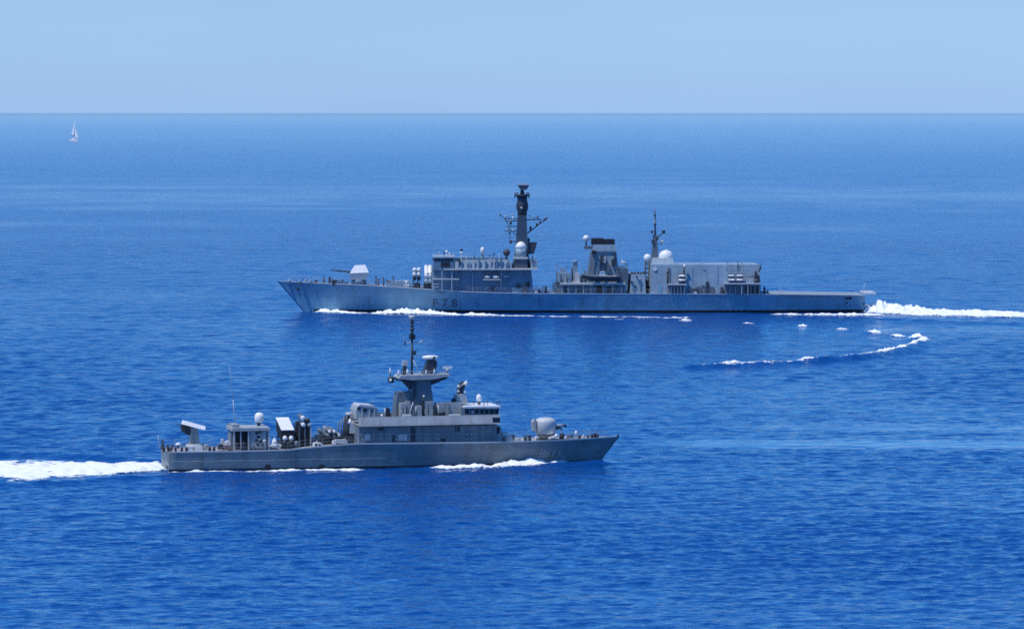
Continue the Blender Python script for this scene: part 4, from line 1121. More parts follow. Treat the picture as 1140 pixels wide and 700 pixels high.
# walkway and rafts on the side
mb = MB(); F.box(mb, 481, 511, 310.0, 311.4, 7.3, 6.1); mb.build("side_walkway", M['pale'], s1)
for X in (482, 492, 503):
    mb = MB(); F.box(mb, X - 0.4, X + 0.4, 301.5, None, 7.25, 7.05); mb.build("walkway_post", M['pale'], s1)
for a_ in ((481.5, 316), (481.5, 319)):
    mb = MB(); F.box(mb, a_[0], 489, a_[1], a_[1] + 0.6, 7.2, 7.1); mb.build("hand_rail", M['pale'], s1)
for X0 in (539, 548.8):
    raft(F, X0, X0 + 6.8, 308.2, 6.95, 1.5, par=s1)
    Fx("raft_cradle", 'rust', X0 + 0.4, X0 + 6.4, 303, 305, 6.8, 6.25, s1)
Fx("raft_shelf", 'pale', 537.6, 557.2, 310.8, 312, 7.4, 6.2, s1)
for X0, X1, Y0, Y1, m in ((546.5, 551, 319.5, 323, 'steel'), (512, 513.2, 302, 324, 'deep_far'), (575, 579, 316, 321, 'steel'), (526, 527, 302, 325, 'grey_far'), (565, 566, 302, 325, 'deep_far'), (557.4, 558.2, 303, 325, 'pale'),
                          (582, 585.6, 315, 326, 'rust'), (586.4, 589.6, 314, 319, 'black'), (570, 580.5, 320, 326, 'grey_far'), (561, 567, 306.4, 309, 'grey_far')):
    mb = MB(); F.box(mb, X0, X1, Y0, Y1, 6.2 + random.uniform(0.15, 0.4), 6.1); mb.build("wall_fitting", M[m], s1)

# --- main mast
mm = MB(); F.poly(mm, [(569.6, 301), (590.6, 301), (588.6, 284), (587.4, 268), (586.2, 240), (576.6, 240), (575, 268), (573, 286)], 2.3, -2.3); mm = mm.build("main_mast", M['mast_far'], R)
mb = MB(); F.poly(mb, [(571.4, 301), (587.6, 301), (586.8, 288.4), (573.2, 288.4)], 4.6, 2.35); mb.build("mast_sponson", M['mast_far'], mm)
mb = MB(); F.box(mb, 572.4, 587.6, 286.6, 288.4, 4.9, 1.0); mb.build("sponson_platform", M['pale'], mm)
d_ = MB(); F.lathe(d_, 580, 3.0, [(286.8, 6.0), (276.4, 6.2)]); d_ = d_.build("dome_pedestal", M['grey_far'], mm)
mb = MB(); F.lathe(mb, 580, 3.0, [(276.6, 6.3), (274, 6.1), (271.4, 4.8), (269.6, 2.6), (268.9, 0.2)]); mb.build("dome", M['white'], d_)
mb = MB(); F.poly(mb, [(588, 283), (594.4, 283), (598, 270), (588, 270)], 1.9, -1.9); mb.build("aft_sponson", M['steel'], mm)
mb = MB(); F.lathe(mb, 581.4, 0, [(241, 5.0), (236, 5.2), (232, 6.6), (227, 6.7), (223, 5.4), (219, 5.6)], 16); mb.build("mast_head", M['steel'], mm)
mb = MB(); F.ball(mb, 580.6, 231.6, 1.4, 1.1); mb.build("mast_lamp", M['white'], mm)
mb = MB(); F.lathe(mb, 581.2, 0, [(219, 6.2), (217.6, 8.4), (216.6, 8.4)], 16); mb.build("head_platform", M['steel'], mm)
mb = MB()
for X in (573.2, 576, 586.4, 589): F.tube(mb, (X, 220.5, 0), (X, 214.4, 0), 0.7, 0.5)
F.tube(mb, (573, 215.6, 0), (577, 214.6, 0), 0.5); F.tube(mb, (589, 215.6, 0), (585.6, 214.8, 0), 0.5); mb.build("head_aerial", M['steel'], mm)
mb = MB(); F.lathe(mb, 581.4, 0, [(217, 3.0), (211.4, 1.6)]); mb.build("radar_post", M['steel'], mm)
rd = MB(); F.poly(rd, [(576.4, 206.4), (589.2, 206.4), (586.4, 211.4), (579.4, 211.4)], 0.9, -0.9); rd = rd.build("search_radar", M['mast_far'], mm)
mb = MB(); F.box(mb, 576.2, 589.4, 204.4, 206.5, 1.0, -1.0); mb.build("radar_aerial", M['pale'], rd)
mb = MB()
for X0, X1, Y in ((561.6, 577, 243.4), (563, 576.6, 246.0), (564, 576, 252), (562, 575.6, 257.2), (566, 574.8, 269)):
    F.tube(mb, (X0, Y, 0.4), (X1, Y, 0.4), 0.55)
F.tube(mb, (561.6, 243.4, 0.4), (566, 250, 0.4), 0.4); F.tube(mb, (564, 252, 0.4), (575, 262, 0.4), 0.4); F.tube(mb, (567.6, 244, 0.4), (567.6, 270, 0.4), 0.3)
F.tube(mb, (586, 244.6, 0.4), (602.6, 244.4, 0.4), 0.6); F.tube(mb, (588, 240, 0.4), (601, 244, 0.4), 0.3)
mb.build("yard_arm", M['mast_far'], mm)
mb = MB(); F.tube(mb, (587.4, 259.4, 0.3), (607.4, 244, 0.3), 0.75, 0.6); F.tube(mb, (605.6, 245.2, 0.3), (609, 242.4, 0.3), 1.3, 1.0); mb.build("aerial_boom", M['steel'], mm)
for X, Y, rr, m in ((557, 239.4, 0.9, 'mast_far'), (562, 241.4, 0.9, 'pale'), (565, 239.8, 0.9, 'pale'), (570.4, 239.2, 0.8, 'pale'), (571, 242.6, 1.0, 'white'), (593, 241.6, 0.9, 'pale'), (598.6, 241.2, 0.9, 'mast_far'), (590.6, 254, 1.4, 'steel'),
                    (597.6, 250, 1.2, 'steel'), (568.6, 248, 1.4, 'steel'), (567.4, 259, 1.2, 'mast_far'), (568.6, 269, 1.5, 'steel'), (565, 255, 0.8, 'pale'), (571, 256.8, 0.8, 'pale'), (601, 247, 0.9, 'steel'), (588.6, 267, 1.4, 'steel')):
    mb = MB(); F.lathe(mb, X, 0.5, [(Y + rr * 1.5, rr * 0.7), (Y, rr), (Y - rr * 1.5, rr * 0.6)], 10); mb.build("yard_aerial", M[m], mm)
mb = MB(); F.tube(mb, (562, 243.4, 0.4), (557, 239.6, 0.4), 0.3); mb.build("aerial_boom", M['mast_far'], mm)
Fx("platform_house", 'grey_far', 590.8, 598.4, 290, 300, 5.5, -3.0)
mb = MB(); F.tube(mb, (592.6, 292, 5.7), (592.6, 286, 5.7), 0.6); F.ball(mb, 592.6, 286, 5.7, 1.0); mb.build("signal_post", M['steel'], R)
# boat-deck gear between the houses
for X0, X1, Y0, y, m in ((595, 598.6, 319, 6.4, 'pale'), (599.2, 602, 321.4, 6.0, 'steel'), (602.6, 606, 318.6, 5.6, 'pale'), (606.6, 609, 317.4, 5, 'steel'), (611, 614, 321, 5.4, 'grey_far')):
    mb = MB(); F.poly(mb, [(X0, 327.5), (X1, 327.5), (X1 - 0.4, Y0 + 1), ((X0 + X1) / 2, Y0), (X0, Y0 + 2)], y, y - 1.2); mb.build("deck_machinery", M[m], R)

# --- midship house, funnel
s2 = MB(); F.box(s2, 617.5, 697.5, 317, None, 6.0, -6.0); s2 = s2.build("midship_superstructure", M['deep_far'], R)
mb = MB(); F.box(mb, 624, 696.5, 315.2, 317, 7.6, -7.6); mb.build("boat_deck", M['pale'], s2)
for X in (625, 633, 641, 649.5, 658, 671, 682, 691.6, 696):
    mb = MB(); F.box(mb, X - 0.35, X + 0.35, 317, None, 7.4, 7.2); mb.build("deck_post", M['pale' if X in (649.5, 691.6) else 'grey_far'], s2)
for X0, X1, Y0, Y1, m in ((664.6, 670.4, 318.6, 327, 'black'), (628, 631, 319, 326, 'steel'), (676, 680, 319.4, 326, 'steel'), (643, 647, 319.4, 326.6, 'mast'), (617.6, 624, 314, 327, 'mast')):
    mb = MB(); F.box(mb, X0, X1, Y0, Y1, 6.12 + random.uniform(0, 0.1), 5.9); mb.build("door", M[m], s2)
# clutter on the boat deck
for X0, X1, Y0, y, m in ((619.5, 624, 303, 5.4, 'grey_far'), (622, 636, 304.4, 3.4, 'grey_far'), (624, 630, 298.6, 1.0, 'grey_far'), (636.6, 643.6, 296.4, 3.8, 'grey_far'), (640.6, 646, 304, 5.4, 'pale'), (631, 636, 309, 6.2, 'deep_far'), (645, 656, 307.6, 3.0, 'deep_far'), (620, 700, 311.6, 1.0, 'deep_far'),
                      (656, 700, 309.2, 3.4, 'deep_far'), (662, 668, 310.4, 6.4, 'grey_far'), (673, 676.6, 311, 6.6, 'grey_far'), (691.4, 695, 305, 6.0, 'pale')):
    mb = MB(); F.poly(mb, [(X0, 316.2), (X1, 316.2), (X1 - 0.6, Y0 + 1), (X1 - 1.2, Y0), (X0 + 1.0, Y0), (X0, Y0 + 1.6)], y, y - 2.4); mb.build("boat_deck_gear", M[m], s2)
for X, t, rr in ((619.8, 294, 0.5), (631, 297, 0.4), (648, 300, 0.4), (625, 299, 0.4)):
    mb = MB(); F.tube(mb, (X, 315.6, 6.3), (X, t, 6.3), rr, rr * 0.7); F.ball(mb, X, t, 6.3, rr * 1.6); mb.build("whip_aerial", M['mast'], s2)
mb = MB(); F.lathe(mb, 640.4, 3.0, [(297, 2.6), (292, 2.2), (291.4, 2.9), (289.8, 2.4)]); mb.build("vent_cowl", M['grey_far'], s2)
mb = MB(); F.tube(mb, (637.4, 312, 4.6), (636.4, 297.4, 4.6), 0.9, 0.8); mb.build("boat_davit", M['steel'], s2)
mb = MB(); F.tube(mb, (688, 315.5, 6.0), (689.5, 300, 6.0), 0.9, 0.8); F.tube(mb, (689.5, 300, 6.0), (686, 298.5, 7.6), 0.6); mb.build("boat_davit", M['steel'], s2)
mb = MB(); F.tube(mb, (652, 315.5, 6.0), (651, 301, 6.0), 0.8); mb.build("boat_davit", M['steel'], s2)
fn = MB()
w0, w1 = 3.4, 2.6
def frust(mb, a, b, c, d, wl, wh):
    """near-face quad lower-left, lower-right, upper-right, upper-left, with half widths below and above"""
    pl = [F.pt(*a, wl), F.pt(*b, wl)]; pu = [F.pt(*c, wh), F.pt(*d, wh)]
    p = []
    for s in (1, -1):
        p += [(pl[0][0], s * wl, pl[0][1]), (pl[1][0], s * wl, pl[1][1]), (pu[0][0], s * wh, pu[0][1]), (pu[1][0], s * wh, pu[1][1])]
    return mb.faces(p, [(0, 1, 2, 3), (7, 6, 5, 4), (0, 4, 5, 1), (1, 5, 6, 2), (2, 6, 7, 3), (3, 7, 4, 0)])
frust(fn, (655.4, 312), (690, 312), (685.4, 272.4), (660.4, 272.4), 3.6, 2.6); fn = fn.build("funnel", M['grey_far'], R)
mb = MB(); frust(mb, (654.6, 306), (660.8, 306), (663.4, 281.5), (658.4, 281.5), 3.9, 3.25); mb.build("funnel_duct", M['mast'], fn)
for X0, X1, Y0, Y1 in ((658.8, 672.2, 265.6, 272.6), (672.8, 684.4, 266.6, 272.6)):
    mb = MB(); F.box(mb, X0, X1, Y0, Y1, 2.35, -2.35); mb.build("funnel_cap", M['black'], fn)
mb = MB(); F.box(mb, 659.6, 686, 279.6, 281.2, 3.1, -3.1); mb.build("funnel_band", M['deep_far'], fn)
for X, Y, a_, b_, m in ((670.6, 288.6, 2.2, 4.2, 'steel'), (673, 289, 1.3, 3.6, 'pale'), (683.2, 292, 2.3, 3.4, 'steel'), (677.4, 298.6, 1.6, 4.0, 'mast'), (672.6, 297, 1.4, 2.0, 'steel'), (666.4, 296.4, 1.2, 5.0, 'deep_far'), (661.2, 280.4, 2.6, 1.4, 'black'), (684.4, 285, 0.8, 3.0, 'steel'), (668, 303, 3, 1.6, 'mast')):
    mb = MB(); F.box(mb, X - a_, X + a_, Y - b_, Y + b_, 3.95, 2.7); mb.build("funnel_fitting", M[m], fn)
p_ = MB(); F.box(p_, 650.4, 659.6, 274, 277.6, 2.0, 0.6); F.tube(p_, (652.6, 276, 1.4), (652.6, 268, 1.4), 0.9); p_ = p_.build("radome", M['mast'], fn)
mb = MB(); F.ball(mb, 652.5, 265.4, 1.4, 3.6); mb.build("dome", M['white'], p_)
Fx("boat_crane_house", 'mast', 686.6, 699.4, 298.6, 315.4, 6.4, -4)
mb = MB(); F.tube(mb, (692, 299, 5), (692.4, 288.6, 5), 0.5); F.tube(mb, (692.6, 291, 5), (698.6, 296, 5), 0.8); F.ball(mb, 695, 292.5, 5, 1.4); mb.build("crane_jib", M['pale'], R)

# --- aft house block, lattice mast, hangar
blk = MB(); frust(blk, (701.2, 328), (719, 328), (718.2, 305.4), (702.4, 305.4), 6.9, 6.3); blk = blk.build("aft_superstructure", M['grey_far'], R)
for X, Y, a_, b_, m in ((703.4, 314, 1.0, 1.2, 'steel'), (707.4, 318.6, 0.8, 1.0, 'steel'), (705.6, 322.6, 1.3, 1.2, 'mast'), (712.4, 310.6, 0.8, 1.0, 'pale'), (713, 320, 0.6, 3.0, 'deep_far'), (709, 308, 0.6, 0.8, 'steel')):
    mb = MB(); F.box(mb, X - a_, X + a_, Y - b_, Y + b_, 7.0, 6.2); mb.build("wall_fitting", M[m], blk)
for X in (703.4, 706.6, 710, 713.2, 716.6):
    mb = MB(); F.lathe(mb, X, 5.0, [(306, 1.3), (303.4, 1.5), (302.6, 0.8)], 10); mb.build("roof_vent", M['steel'], blk)
am = MB()
for X0, X1, y in ((717.4, 718.4, 1.2), (723.6, 722.6, 1.2), (717.4, 718.4, -1.2), (723.6, 722.6, -1.2)):
    F.tube(am, (X0, 328, y), (X1, 291, y), 0.8)
for i in range(7):
    Y = 326 - i * 5
    F.tube(am, (717.6, Y, 1.2), (723.2, Y - 4.6, 1.2), 0.45); F.tube(am, (723.2, Y, 1.2), (717.8, Y - 4.6, 1.2), 0.45)
am = am.build("lattice_mast", M['steel'], R)
Fx("mast_locker", 'mast', 717.8, 722.8, 311, 327.6, 0.9, -0.9, am)
mb = MB(); F.lathe(mb, 720.8, 0.6, [(291.5, 2.6), (289.6, 4.0), (286.6, 4.3), (284, 3.4), (282.6, 0.4)]); mb.build("dome", M['white'], am)
mb = MB(); F.ball(mb, 724.6, 288.4, 0.6, 2.2); mb.build("sensor_ball", M['mast'], am)
hg = MB()
frust(hg, (723.6, 328), (847.4, 328), (845.6, 294.6), (725.4, 294.6), 7.3, 6.5); hg = hg.build("hangar", M['grey_far'], R)
mb = MB(); frust(mb, (725.2, 296), (752, 296), (748.6, 287.8), (727, 287.8), 6.45, 5.4); mb.build("hangar_upper_house", M['grey_far'], hg)
mb = MB(); frust(mb, (743, 327), (746, 327), (746.2, 298), (743.4, 298), 7.45, 6.75); mb.build("wall_duct", M['mast'], hg)
x, z = F.pt(729.2, 299.6, 6.8); MB().tube((x, 6.3, z), (x, 6.85, z), 0.42, 0.42, 16).build("wall_disc", M['white'], hg)
for X0, X1, Y0, Y1, m in ((770.4, 771.0, 297, 318, 'hull_far'), (783, 786, 299, 301, 'hull_far'), (733, 737, 318, 326.5, 'hull_far'), (799, 799.6, 296.5, 316, 'hull_far')):
    mb = MB(); frust(mb, (X0, Y1), (X1, Y1), (X1, Y0), (X0, Y0), 7.3 - 0.8 * (328 - Y1) / 33.4 + 0.09, 7.3 - 0.8 * (328 - Y0) / 33.4 + 0.09); mb.build("wall_fitting", M[m], hg)
xr = min(p.x for p in (v.co for v in hg.data.vertices))
mb = MB(); mb.box(xr - 0.05, xr + 0.4, -3.4, 3.4, F.deck_z(xr) + 0.1, F.deck_z(xr) + 5.2); mb.build("hangar_door", M['deep_far'], hg)
d_ = MB(); F.lathe(d_, 741.4, 1.0, [(296, 6.0), (291.5, 6.2)]); d_ = d_.build("radome", M['grey_far'], hg)
mb = MB(); F.lathe(mb, 741.4, 1.0, [(293.4, 6.0), (290, 7.6), (286, 8.2), (282, 7.2), (279.6, 4.8), (278, 0.3)], 28); mb.build("dome", M['white'], d_)
for X in (736.6, 741.4):
    mb = MB(); F.box(mb, X - 1, X + 1, 288, 292.6, 2.75, 2.3); mb.build("dome_bracket", M['mast'], d_)
# aft pole mast above the hangar
pm = MB(); F.poly(pm, [(724.8, 291), (733.2, 291), (731.4, 262), (727.4, 262)], 0.8, -0.8); F.tube(pm, (729.4, 263, 0), (729.4, 244, 0), 1.2, 0.9); F.tube(pm, (729.4, 244, 0), (729, 229.6, 0), 0.7, 0.3); pm = pm.build("aft_pole_mast", M['mast'], R)
for X, Y, a_, b_ in ((726.2, 258.4, 1.0, 1.6), (729.4, 250, 1.4, 0.8), (729.3, 240, 1.2, 0.8), (731.8, 266, 1.4, 1.4), (727, 269, 1.3, 2)):
    mb = MB(); F.box(mb, X - a_, X + a_, Y - b_, Y + b_, 1.0, -0.4); mb.build("aerial_box", M['steel'], pm)
mb = MB(); F.tube(mb, (731, 265, 0), (739, 258.8, 0), 0.6); F.box(mb, 737.2, 740.8, 256.6, 260, 0.4, -0.4); mb.build("aerial_boom", M['steel'], pm)
mb = MB(); F.tube(mb, (731, 272, 0), (737, 271.6, 0), 0.4); mb.build("yard_arm", M['mast'], pm)
mb = MB(); F.ball(mb, 737.4, 269, 0, 1.9); mb.build("sensor_ball", M['pale'], pm)
# side platforms with raft racks
def raft_rack(X0, X1, rows, par):
    w = X1 - X0
    rk = MB(); F.box(rk, X0, X1, 304.6, 315.6, 7.7, 7.3); rk = rk.build("raft_rack", M['steel'], par)
    for Y in rows: raft(F, X0 - 0.2, X1 + 0.2, Y, 8.05, 1.45, par=rk)
sp = MB(); F.box(sp, 743.6, 764.4, 315.8, 317.6, 8.3, 7.0); sp = sp.build("side_platform", M['pale'], R)
mb = MB(); F.box(mb, 745, 762.6, 317.6, None, 7.7, 7.0); mb.build("platform_wall", M['mast'], sp)
for X in (747.4, 751, 754.6, 758, 762):
    mb = MB(); F.box(mb, X - 0.25, X + 0.25, 317.6, None, 8.2, 8.0); mb.build("deck_post", M['pale' if X == 762 else 'grey_far'], sp)
raft_rack(755.6, 763, (307.2, 311.8), sp)
mb = MB(); F.tube(mb, (743.4, 316, 7.8), (743.2, 303.6, 7.8), 0.9); F.tube(mb, (743.2, 304, 7.8), (744, 301.6, 7.8), 1.2); mb.build("boat_davit", M['steel'], sp)
mb = MB(); F.tube(mb, (761.6, 305, 7.4), (761.6, 297.4, 7.4), 0.8); mb.build("lamp_post", M['steel'], sp)
mb = MB(); F.ball(mb, 762, 296, 7.4, 1.6); mb.build("post_lamp", M['white'], sp)
sp = MB(); F.box(sp, 806, 846.6, 314.9, 316.6, 8.3, 7.0); sp = sp.build("side_platform", M['pale'], R)
mb = MB(); F.box(mb, 808, 829, 316.6, None, 7.7, 7.0); mb.build("platform_wall", M['mast'], sp)
for X in (807.4, 813, 819, 825.8, 832.6, 836, 840.4, 845.4):
    mb = MB(); F.box(mb, X - 0.35, X + 0.35, 316.6, None, 8.2, 8.0); mb.build("deck_post", M['pale' if X in (825.8, 832.6) else 'mast'], sp)
mb = MB(); F.box(mb, 830, 845, 319, None, 7.5, 7.0); mb.build("platform_wall", M['steel'], sp)
raft_rack(811.2, 818, (307.0, 311.6), sp); raft_rack(820.2, 827, (307.0, 311.6), sp)
for X, t in ((821.4, 291), (816.6, 299), (809, 285.8 + 12), (823.6, 289.6 + 6)):
    mb = MB(); F.tube(mb, (X, 306, 6.6), (X, t, 6.6), 0.6, 0.35); mb.build("whip_aerial", M['steel'], sp)
gq = MB(); F.lathe(gq, 842, 7.7, [(315.4, 2.6), (310.6, 2.2)]); gq = gq.build("side_gun", M['steel'], sp)
mb = MB(); F.poly(mb, [(839.6, 313), (845.4, 313), (846, 308), (843.4, 305.4), (842.2, 301.4), (840.8, 301.6), (840.4, 306.6)], 8.0, 7.3); mb.build("gun_house", M['steel'], gq)
mb = MB(); F.tube(mb, (840.6, 307.6, 7.7), (832.2, 307.9, 7.7), 0.6, 0.5); mb.build("barrel", M['steel'], gq)
mb = MB(); F.tube(mb, (844.6, 302.6, 7.6), (846.6, 297, 7.6), 0.7); F.tube(mb, (846.6, 300, 7.6), (846.4, 294.6, 7.6), 1.0, 0.6); mb.build("gun_sight", M['steel'], gq)
for X0, X1, Y0, y, m in ((766, 771, 319.4, 7.8, 'mast'), (771.6, 778, 320.8, 7.9, 'steel'), (776, 780, 318.6, 7.8, 'mast'), (780.6, 785.4, 317.4, 7.7, 'mast'), (785.8, 789.4, 313.4, 7.7, 'steel'), (789.8, 796, 319.4, 7.8, 'mast'), (796.6, 800, 322, 7.9, 'pale'), (802, 806, 319.6, 7.9, 'steel'), (772, 776, 324.4, 7.95, 'white'), (850, 852.4, 319, 6.4, 'steel'), (854, 855.6, 322, 6.6, 'steel')):
    mb = MB(); F.poly(mb, [(X0, 328.2), (X1, 328.2), (X1, Y0 + 2), (X1 - 0.8, Y0), (X0 + 0.8, Y0), (X0, Y0 + 1.4)], y - 0.35, y - 0.95); mb.build("deck_machinery", M[m], R)
for X, t in ((810, 292.5), (781, 293.4), (826, 293.6)):
    mb = MB(); F.tube(mb, (X, 295.5, 3), (X, t - 1, 3), 0.7, 0.5); mb.build("roof_aerial", M['mast'], hg)
mb = MB(); F.tube(mb, (868, 327, 6.6), (868, 320, 6.6), 0.25); F.tube(mb, (870.5, 327, 5), (870.5, 321.6, 5), 0.25); mb.build("deck_lamp_post", M['pale'], R)
mb = MB(); F.tube(mb, (961, 327, 0), (962.5, 316, 0), 0.3, 0.2); mb.build("ensign_staff", M['pale'], R)

# --- sea boat slung on the near side (its own thing)
def sea_boat():
    x0, z0 = F.pt(647.6, 303.4, 7.0); x1, z1 = F.pt(690, 307.6, 7.0)
    Lb = abs(x0 - x1)
    wp = F.root.matrix_basis @ Vector(((x0 + x1) / 2, 7.0, z1))
    t = empty("rigid_inflatable_boat", wp, F.yaw)
    tag(t, "dark sea boat with white console slung beside the frigate's funnel", "boat")
    mb = MB(); bm = mb.bm
    n = 24; rows = []
    for i in range(n + 1):
        u = i / n
        xx = -Lb / 2 + Lb * u
        hb_ = 1.05 * (1 - max(0, (u - 0.55) / 0.45) ** 2.2) + 0.02
        sh = 0.55 * max(0, (u - 0.62) / 0.38) ** 2
        rows.append([(xx, -hb_, 0.0 + sh), (xx, -hb_ * 0.75, -0.75 + sh * 0.9), (xx, 0, -1.05 + sh * 1.2), (xx, hb_ * 0.75, -0.75 + sh * 0.9), (xx, hb_, 0.0 + sh)])
    V = [[bm.verts.new(p) for p in r_] for r_ in rows]
    for i in range(n):
        for j in range(4): bm.faces.new((V[i][j], V[i + 1][j], V[i + 1][j + 1], V[i][j + 1]))
        bm.faces.new((V[i][0], V[i][4], V[i + 1][4], V[i + 1][0]))
    bm.faces.new(V[0]); bm.faces.new(V[n])
    mb.build("boat_hull", M['steel'], t)
    mb = MB()
    for s in (0, 4):
        for i in range(n): mb.tube(rows[i][s], rows[i + 1][s], 0.24, 0.24, 8)
    mb.build("inflatable_collar", M['mast'], t)
    mb = MB(); mb.prism([(-1.2, 0.0), (0.4, 0.0), (0.1, 0.95), (-0.9, 0.95)], -0.45, 0.45); c_ = mb.build("console", M['white'], t)
    mb = MB(); mb.box(-0.9, 0.25, -0.55, 0.55, 0.96, 1.05); mb.build("console_top", M['white'], c_)
    mb = MB(); mb.box(-2.6, -1.6, -0.4, 0.4, 0.0, 0.55); mb.build("seat", M['steel'], t)
sea_boat()

# =================================================================== DISTANT SAILING YACHT
wp = on_water(82.0, 157.4)
ky_ = FPX / wp.y
t = empty("sailing_yacht", wp, math.radians(-32))
t.rotation_euler = (math.radians(-7), 0, math.radians(-32))
tag(t, "tiny white sailing yacht with both sails up near the horizon", "sailboat")
u = 1.0 / ky_
mb = MB(); bm = mb.bm
n = 16; rows = []
for i in range(n + 1):
    q = i / n; xx = (-5.5 + 11.5 * q) * u
    hbq = 1.9 * u * (0.75 + 0.25 * min(1, q * 4)) * (1 - max(0, (q - 0.45) / 0.55) ** 2) + 0.01
    sh = 0.6 * u * q * q
    rows.append([(xx, -hbq, 1.7 * u + sh), (xx - 0.0, -hbq * 0.8, -0.6), (xx, hbq * 0.8, -0.6), (xx, hbq, 1.7 * u + sh)])
V = [[bm.verts.new(p) for p in r_] for r_ in rows]
for i in range(n):
    for j in range(3): bm.faces.new((V[i][j], V[i + 1][j], V[i + 1][j + 1], V[i][j + 1]))
    bm.faces.new((V[i][0], V[i][3], V[i + 1][3], V[i + 1][0]))
bm.faces.new(V[0]); bm.faces.new(V[n])
mb.build("hull", M['white'], t)
mb = MB(); mb.prism([(-2.5 * u, 1.7 * u), (2.4 * u, 1.9 * u), (1.6 * u, 3.2 * u), (-2.0 * u, 3.2 * u)], -1.0 * u, 1.0 * u); mb.build("cabin", M['white'], t)
mb = MB(); mb.tube((0.3 * u, 0, 1.5 * u), (0.0, 0, 23.6 * u), 0.16 * u, 0.1 * u, 8); mb.build("mast", M['pale'], t)
mb = MB(); mb.tube((0.2 * u, 0, 4.9 * u), (-4.5 * u, 0.5 * u, 5.0 * u), 0.14 * u, None, 6); mb.build("boom", M['pale'], t)
def sail(name, a, b, c, belly):
    mb = MB(); k = 8; a, b, c = Vector(a), Vector(b), Vector(c); P_ = {}
    for i in range(k + 1):
        for j in range(k + 1 - i):
            w = (i / k, j / k, 1 - i / k - j / k)
            p = a * w[0] + b * w[1] + c * w[2]
            p = p + Vector((0, belly * 27 * w[0] * w[1] * w[2] + belly * 3 * w[1] * w[2], 0))
            P_[i, j] = mb.bm.verts.new(p)
    for i in range(k):
        for j in range(k - i):
            f = mb.bm.faces.new((P_[i, j], P_[i + 1, j], P_[i, j + 1])); f.smooth = True
            if j < k - i - 1:
                f = mb.bm.faces.new((P_[i + 1, j], P_[i + 1, j + 1], P_[i, j + 1])); f.smooth = True
    o = mb.build(name, M['sail'], t)
    md = o.modifiers.new("thickness", 'SOLIDIFY'); md.thickness = 0.06
    return o
sail("mainsail", (-0.15 * u, 0, 23.0 * u), (0.05 * u, 0, 5.6 * u), (-4.4 * u, 0.5 * u, 5.6 * u), -0.35 * u)
sail("jib", (0.9 * u, 0, 15.0 * u), (6.6 * u, 0, 2.6 * u), (1.3 * u, 0.6 * u, 3.6 * u), -0.3 * u)
# =================================================================== FOAM
tag(foam("wake_foam", [(-70, 524.5, 20, 0.2, 0.84), (0, 523.5, 17, 0.2, 0.88), (60, 522, 14.5, 0.22, 0.92), (110, 521.4, 11.5, 0.24, 0.98), (150, 521.2, 8.6, 0.28, 1.04), (176, 521.6, 5.5, 0.34, 1.1), (190, 521.8, 3.4, 0.2, 0.85)], 1, 0.4),
    "broad white wake trailing left behind the patrol ship's stern", "wake foam", kind="stuff")
tag(foam("side_foam", [(184, 525.2, 0.9, 0.22, 0.75), (230, 525.0, 1.0, 0.22, 0.8), (290, 524.4, 1.0, 0.22, 0.75), (340, 523.6, 1.0, 0.24, 0.8), (390, 523.0, 0.9, 0.2, 0.65), (425, 522.5, 0.6, 0.1, 0.35)], 2, 0.25),
    "thin white foam line along the patrol ship's after waterline", "foam", kind="stuff")
tag(foam("bow_wave_foam", [(470, 521.8, 0.6, 0.15, 0.5), (500, 521.4, 1.4, 0.35, 0.82), (530, 520.6, 1.7, 0.34, 0.92), (570, 518.4, 1.8, 0.36, 0.98), (600, 516.2, 1.9, 0.42, 1.02), (625, 514.3, 1.8, 0.45, 1.04), (645, 512.9, 1.4, 0.4, 1.0), (655, 512.2, 0.9, 0.2, 0.8)], 3, 0.25),
    "white bow wave curling along the patrol ship's forward hull", "bow wave", kind="stuff")
tag(foam("bow_wave_foam", [(348, 347.2, 2.0, 0.5, 0.85), (357, 347.4, 3.2, 0.9, 0.95), (370, 348.0, 3.2, 0.7, 0.95), (390, 348.6, 2.6, 0.45, 0.85), (412, 349.4, 1.6, 0.2, 0.6), (422, 349.2, 2.6, 0.45, 0.85), (440, 348.6, 4.2, 0.75, 0.95), (470, 349.0, 4.0, 0.6, 0.95), (500, 350.2, 3.0, 0.4, 0.85), (535, 351.2, 3.0, 0.4, 0.85), (562, 351.4, 2.2, 0.25, 0.55), (600, 351.8, 2.6, 0.15, 0.42), (640, 352.4, 2.8, 0.15, 0.46), (700, 353.2, 2.8, 0.15, 0.44), (780, 353.8, 2.4, 0.12, 0.40)], 4, 0.4),
    "white bow wave streaming back along the frigate's hull", "bow wave", kind="stuff")
tag(foam("side_foam", [(855, 350.2, 1.6, 0.2, 0.6), (890, 350.2, 2.0, 0.25, 0.8), (930, 350.4, 2.2, 0.3, 0.85), (960, 350.6, 2.5, 0.4, 0.9), (985, 351.4, 2.0, 0.3, 0.8)], 5, 0.4),
    "thin white foam line beneath the frigate's flight deck", "foam", kind="stuff")
tag(foam("wake_foam", [(946, 347.2, 4, 0.4, 0.75), (962, 346.8, 8, 0.9, 1.0), (984, 347.0, 10, 1.45, 1.08), (1000, 347.4, 12, 0.85, 1.04), (1030, 348.0, 14, 0.5, 1.0), (1070, 349, 15, 0.42, 0.98), (1110, 350.2, 14, 0.35, 0.94), (1150, 351, 13, 0.3, 0.9), (1220, 352, 13, 0.3, 0.84)], 6, 0.42),
    "tall churned white wake spreading right from the frigate's stern", "wake foam", kind="stuff")
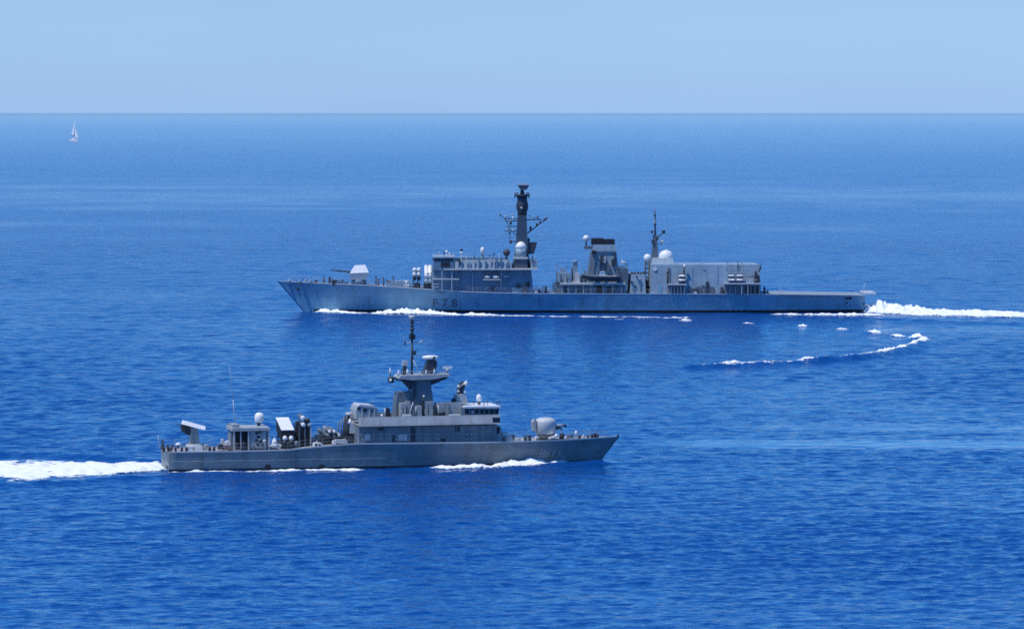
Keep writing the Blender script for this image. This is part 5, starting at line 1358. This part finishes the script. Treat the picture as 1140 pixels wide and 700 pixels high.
CRESTS = [((826, 360.2), (840, 360.4), 0.35, "faint white crest farthest left on the wake's upper arm"),
          ((888, 363.6), (898, 364.0), 0.60, "white crest on the wake's upper arm below the frigate's flight deck"),
          ((932, 367), (942, 367.8), 0.60, "white crest on the wake's upper arm below the frigate's stern opening"),
          ((968, 370.4), (981, 371.4), 0.60, "white crest on the wake's upper arm just past the frigate's stern"),
          ((994, 373.2), (1007, 375.0), 0.65, "slanting white crest second from the bend on the wake's upper arm"),
          ((1014, 376.4), (1025, 380.6), 0.6, "slanting white crest just above the tip of the curved wake"),
          ((1033, 380), (1013, 386.6), 0.65, "large white crest at the very tip where the curved wake turns back"),
          ((1006, 388.6), (999, 390.6), 0.60, "short white crest just below the tip of the curved wake"),
          ((995, 391.8), (978, 395.8), 0.80, "long white crest below the tip of the curved wake"),
          ((902, 402.6), (895, 404), 0.45, "lone small white crest midway along the wake's lower arm"),
          ((829, 406.2), (803, 408.8), 0.60, "long low white crest at the left end of the wake's lower arm"),
          ((757, 356.4), (768, 357), 0.40, "small white crest close under the frigate's hangar"),
          ((686, 355), (694, 355.4), 0.35, "small white crest close under the frigate's funnel")]
for i, (a, b, hgt, lab) in enumerate(CRESTS):
    mid = ((a[0] + b[0]) / 2, (a[1] + b[1]) / 2)
    o = foam("breaking_crest", [(a[0], a[1], 1.0, hgt * 0.22, 0.78), (mid[0], mid[1], 1.35, hgt * 0.45, 1.02), (b[0], b[1], 1.0, hgt * 0.22, 0.78)], 40 + i, 0.14, 0.32)
    tag(o, lab, "wave crest", "small breaking crests off the frigate's stern quarter")

tag(foam("foam_streaks", [(760, 410.6, 1.6, 0.05, 0.11), (803, 408.8, 1.7, 0.07, 0.21), (850, 406.6, 1.7, 0.06, 0.15), (900, 403.4, 1.8, 0.07, 0.21), (950, 399.4, 1.9, 0.07, 0.21), (985, 394.2, 2.0, 0.09, 0.33), (1006, 389, 2.0, 0.1, 0.35), (1022, 383.6, 2.0, 0.1, 0.37), (1034, 380, 1.4, 0.1, 0.31)], 71, 0.22, 0.6),
    "thin broken foam streaks along the lower arm of the curved wake", "foam streaks", kind="stuff")
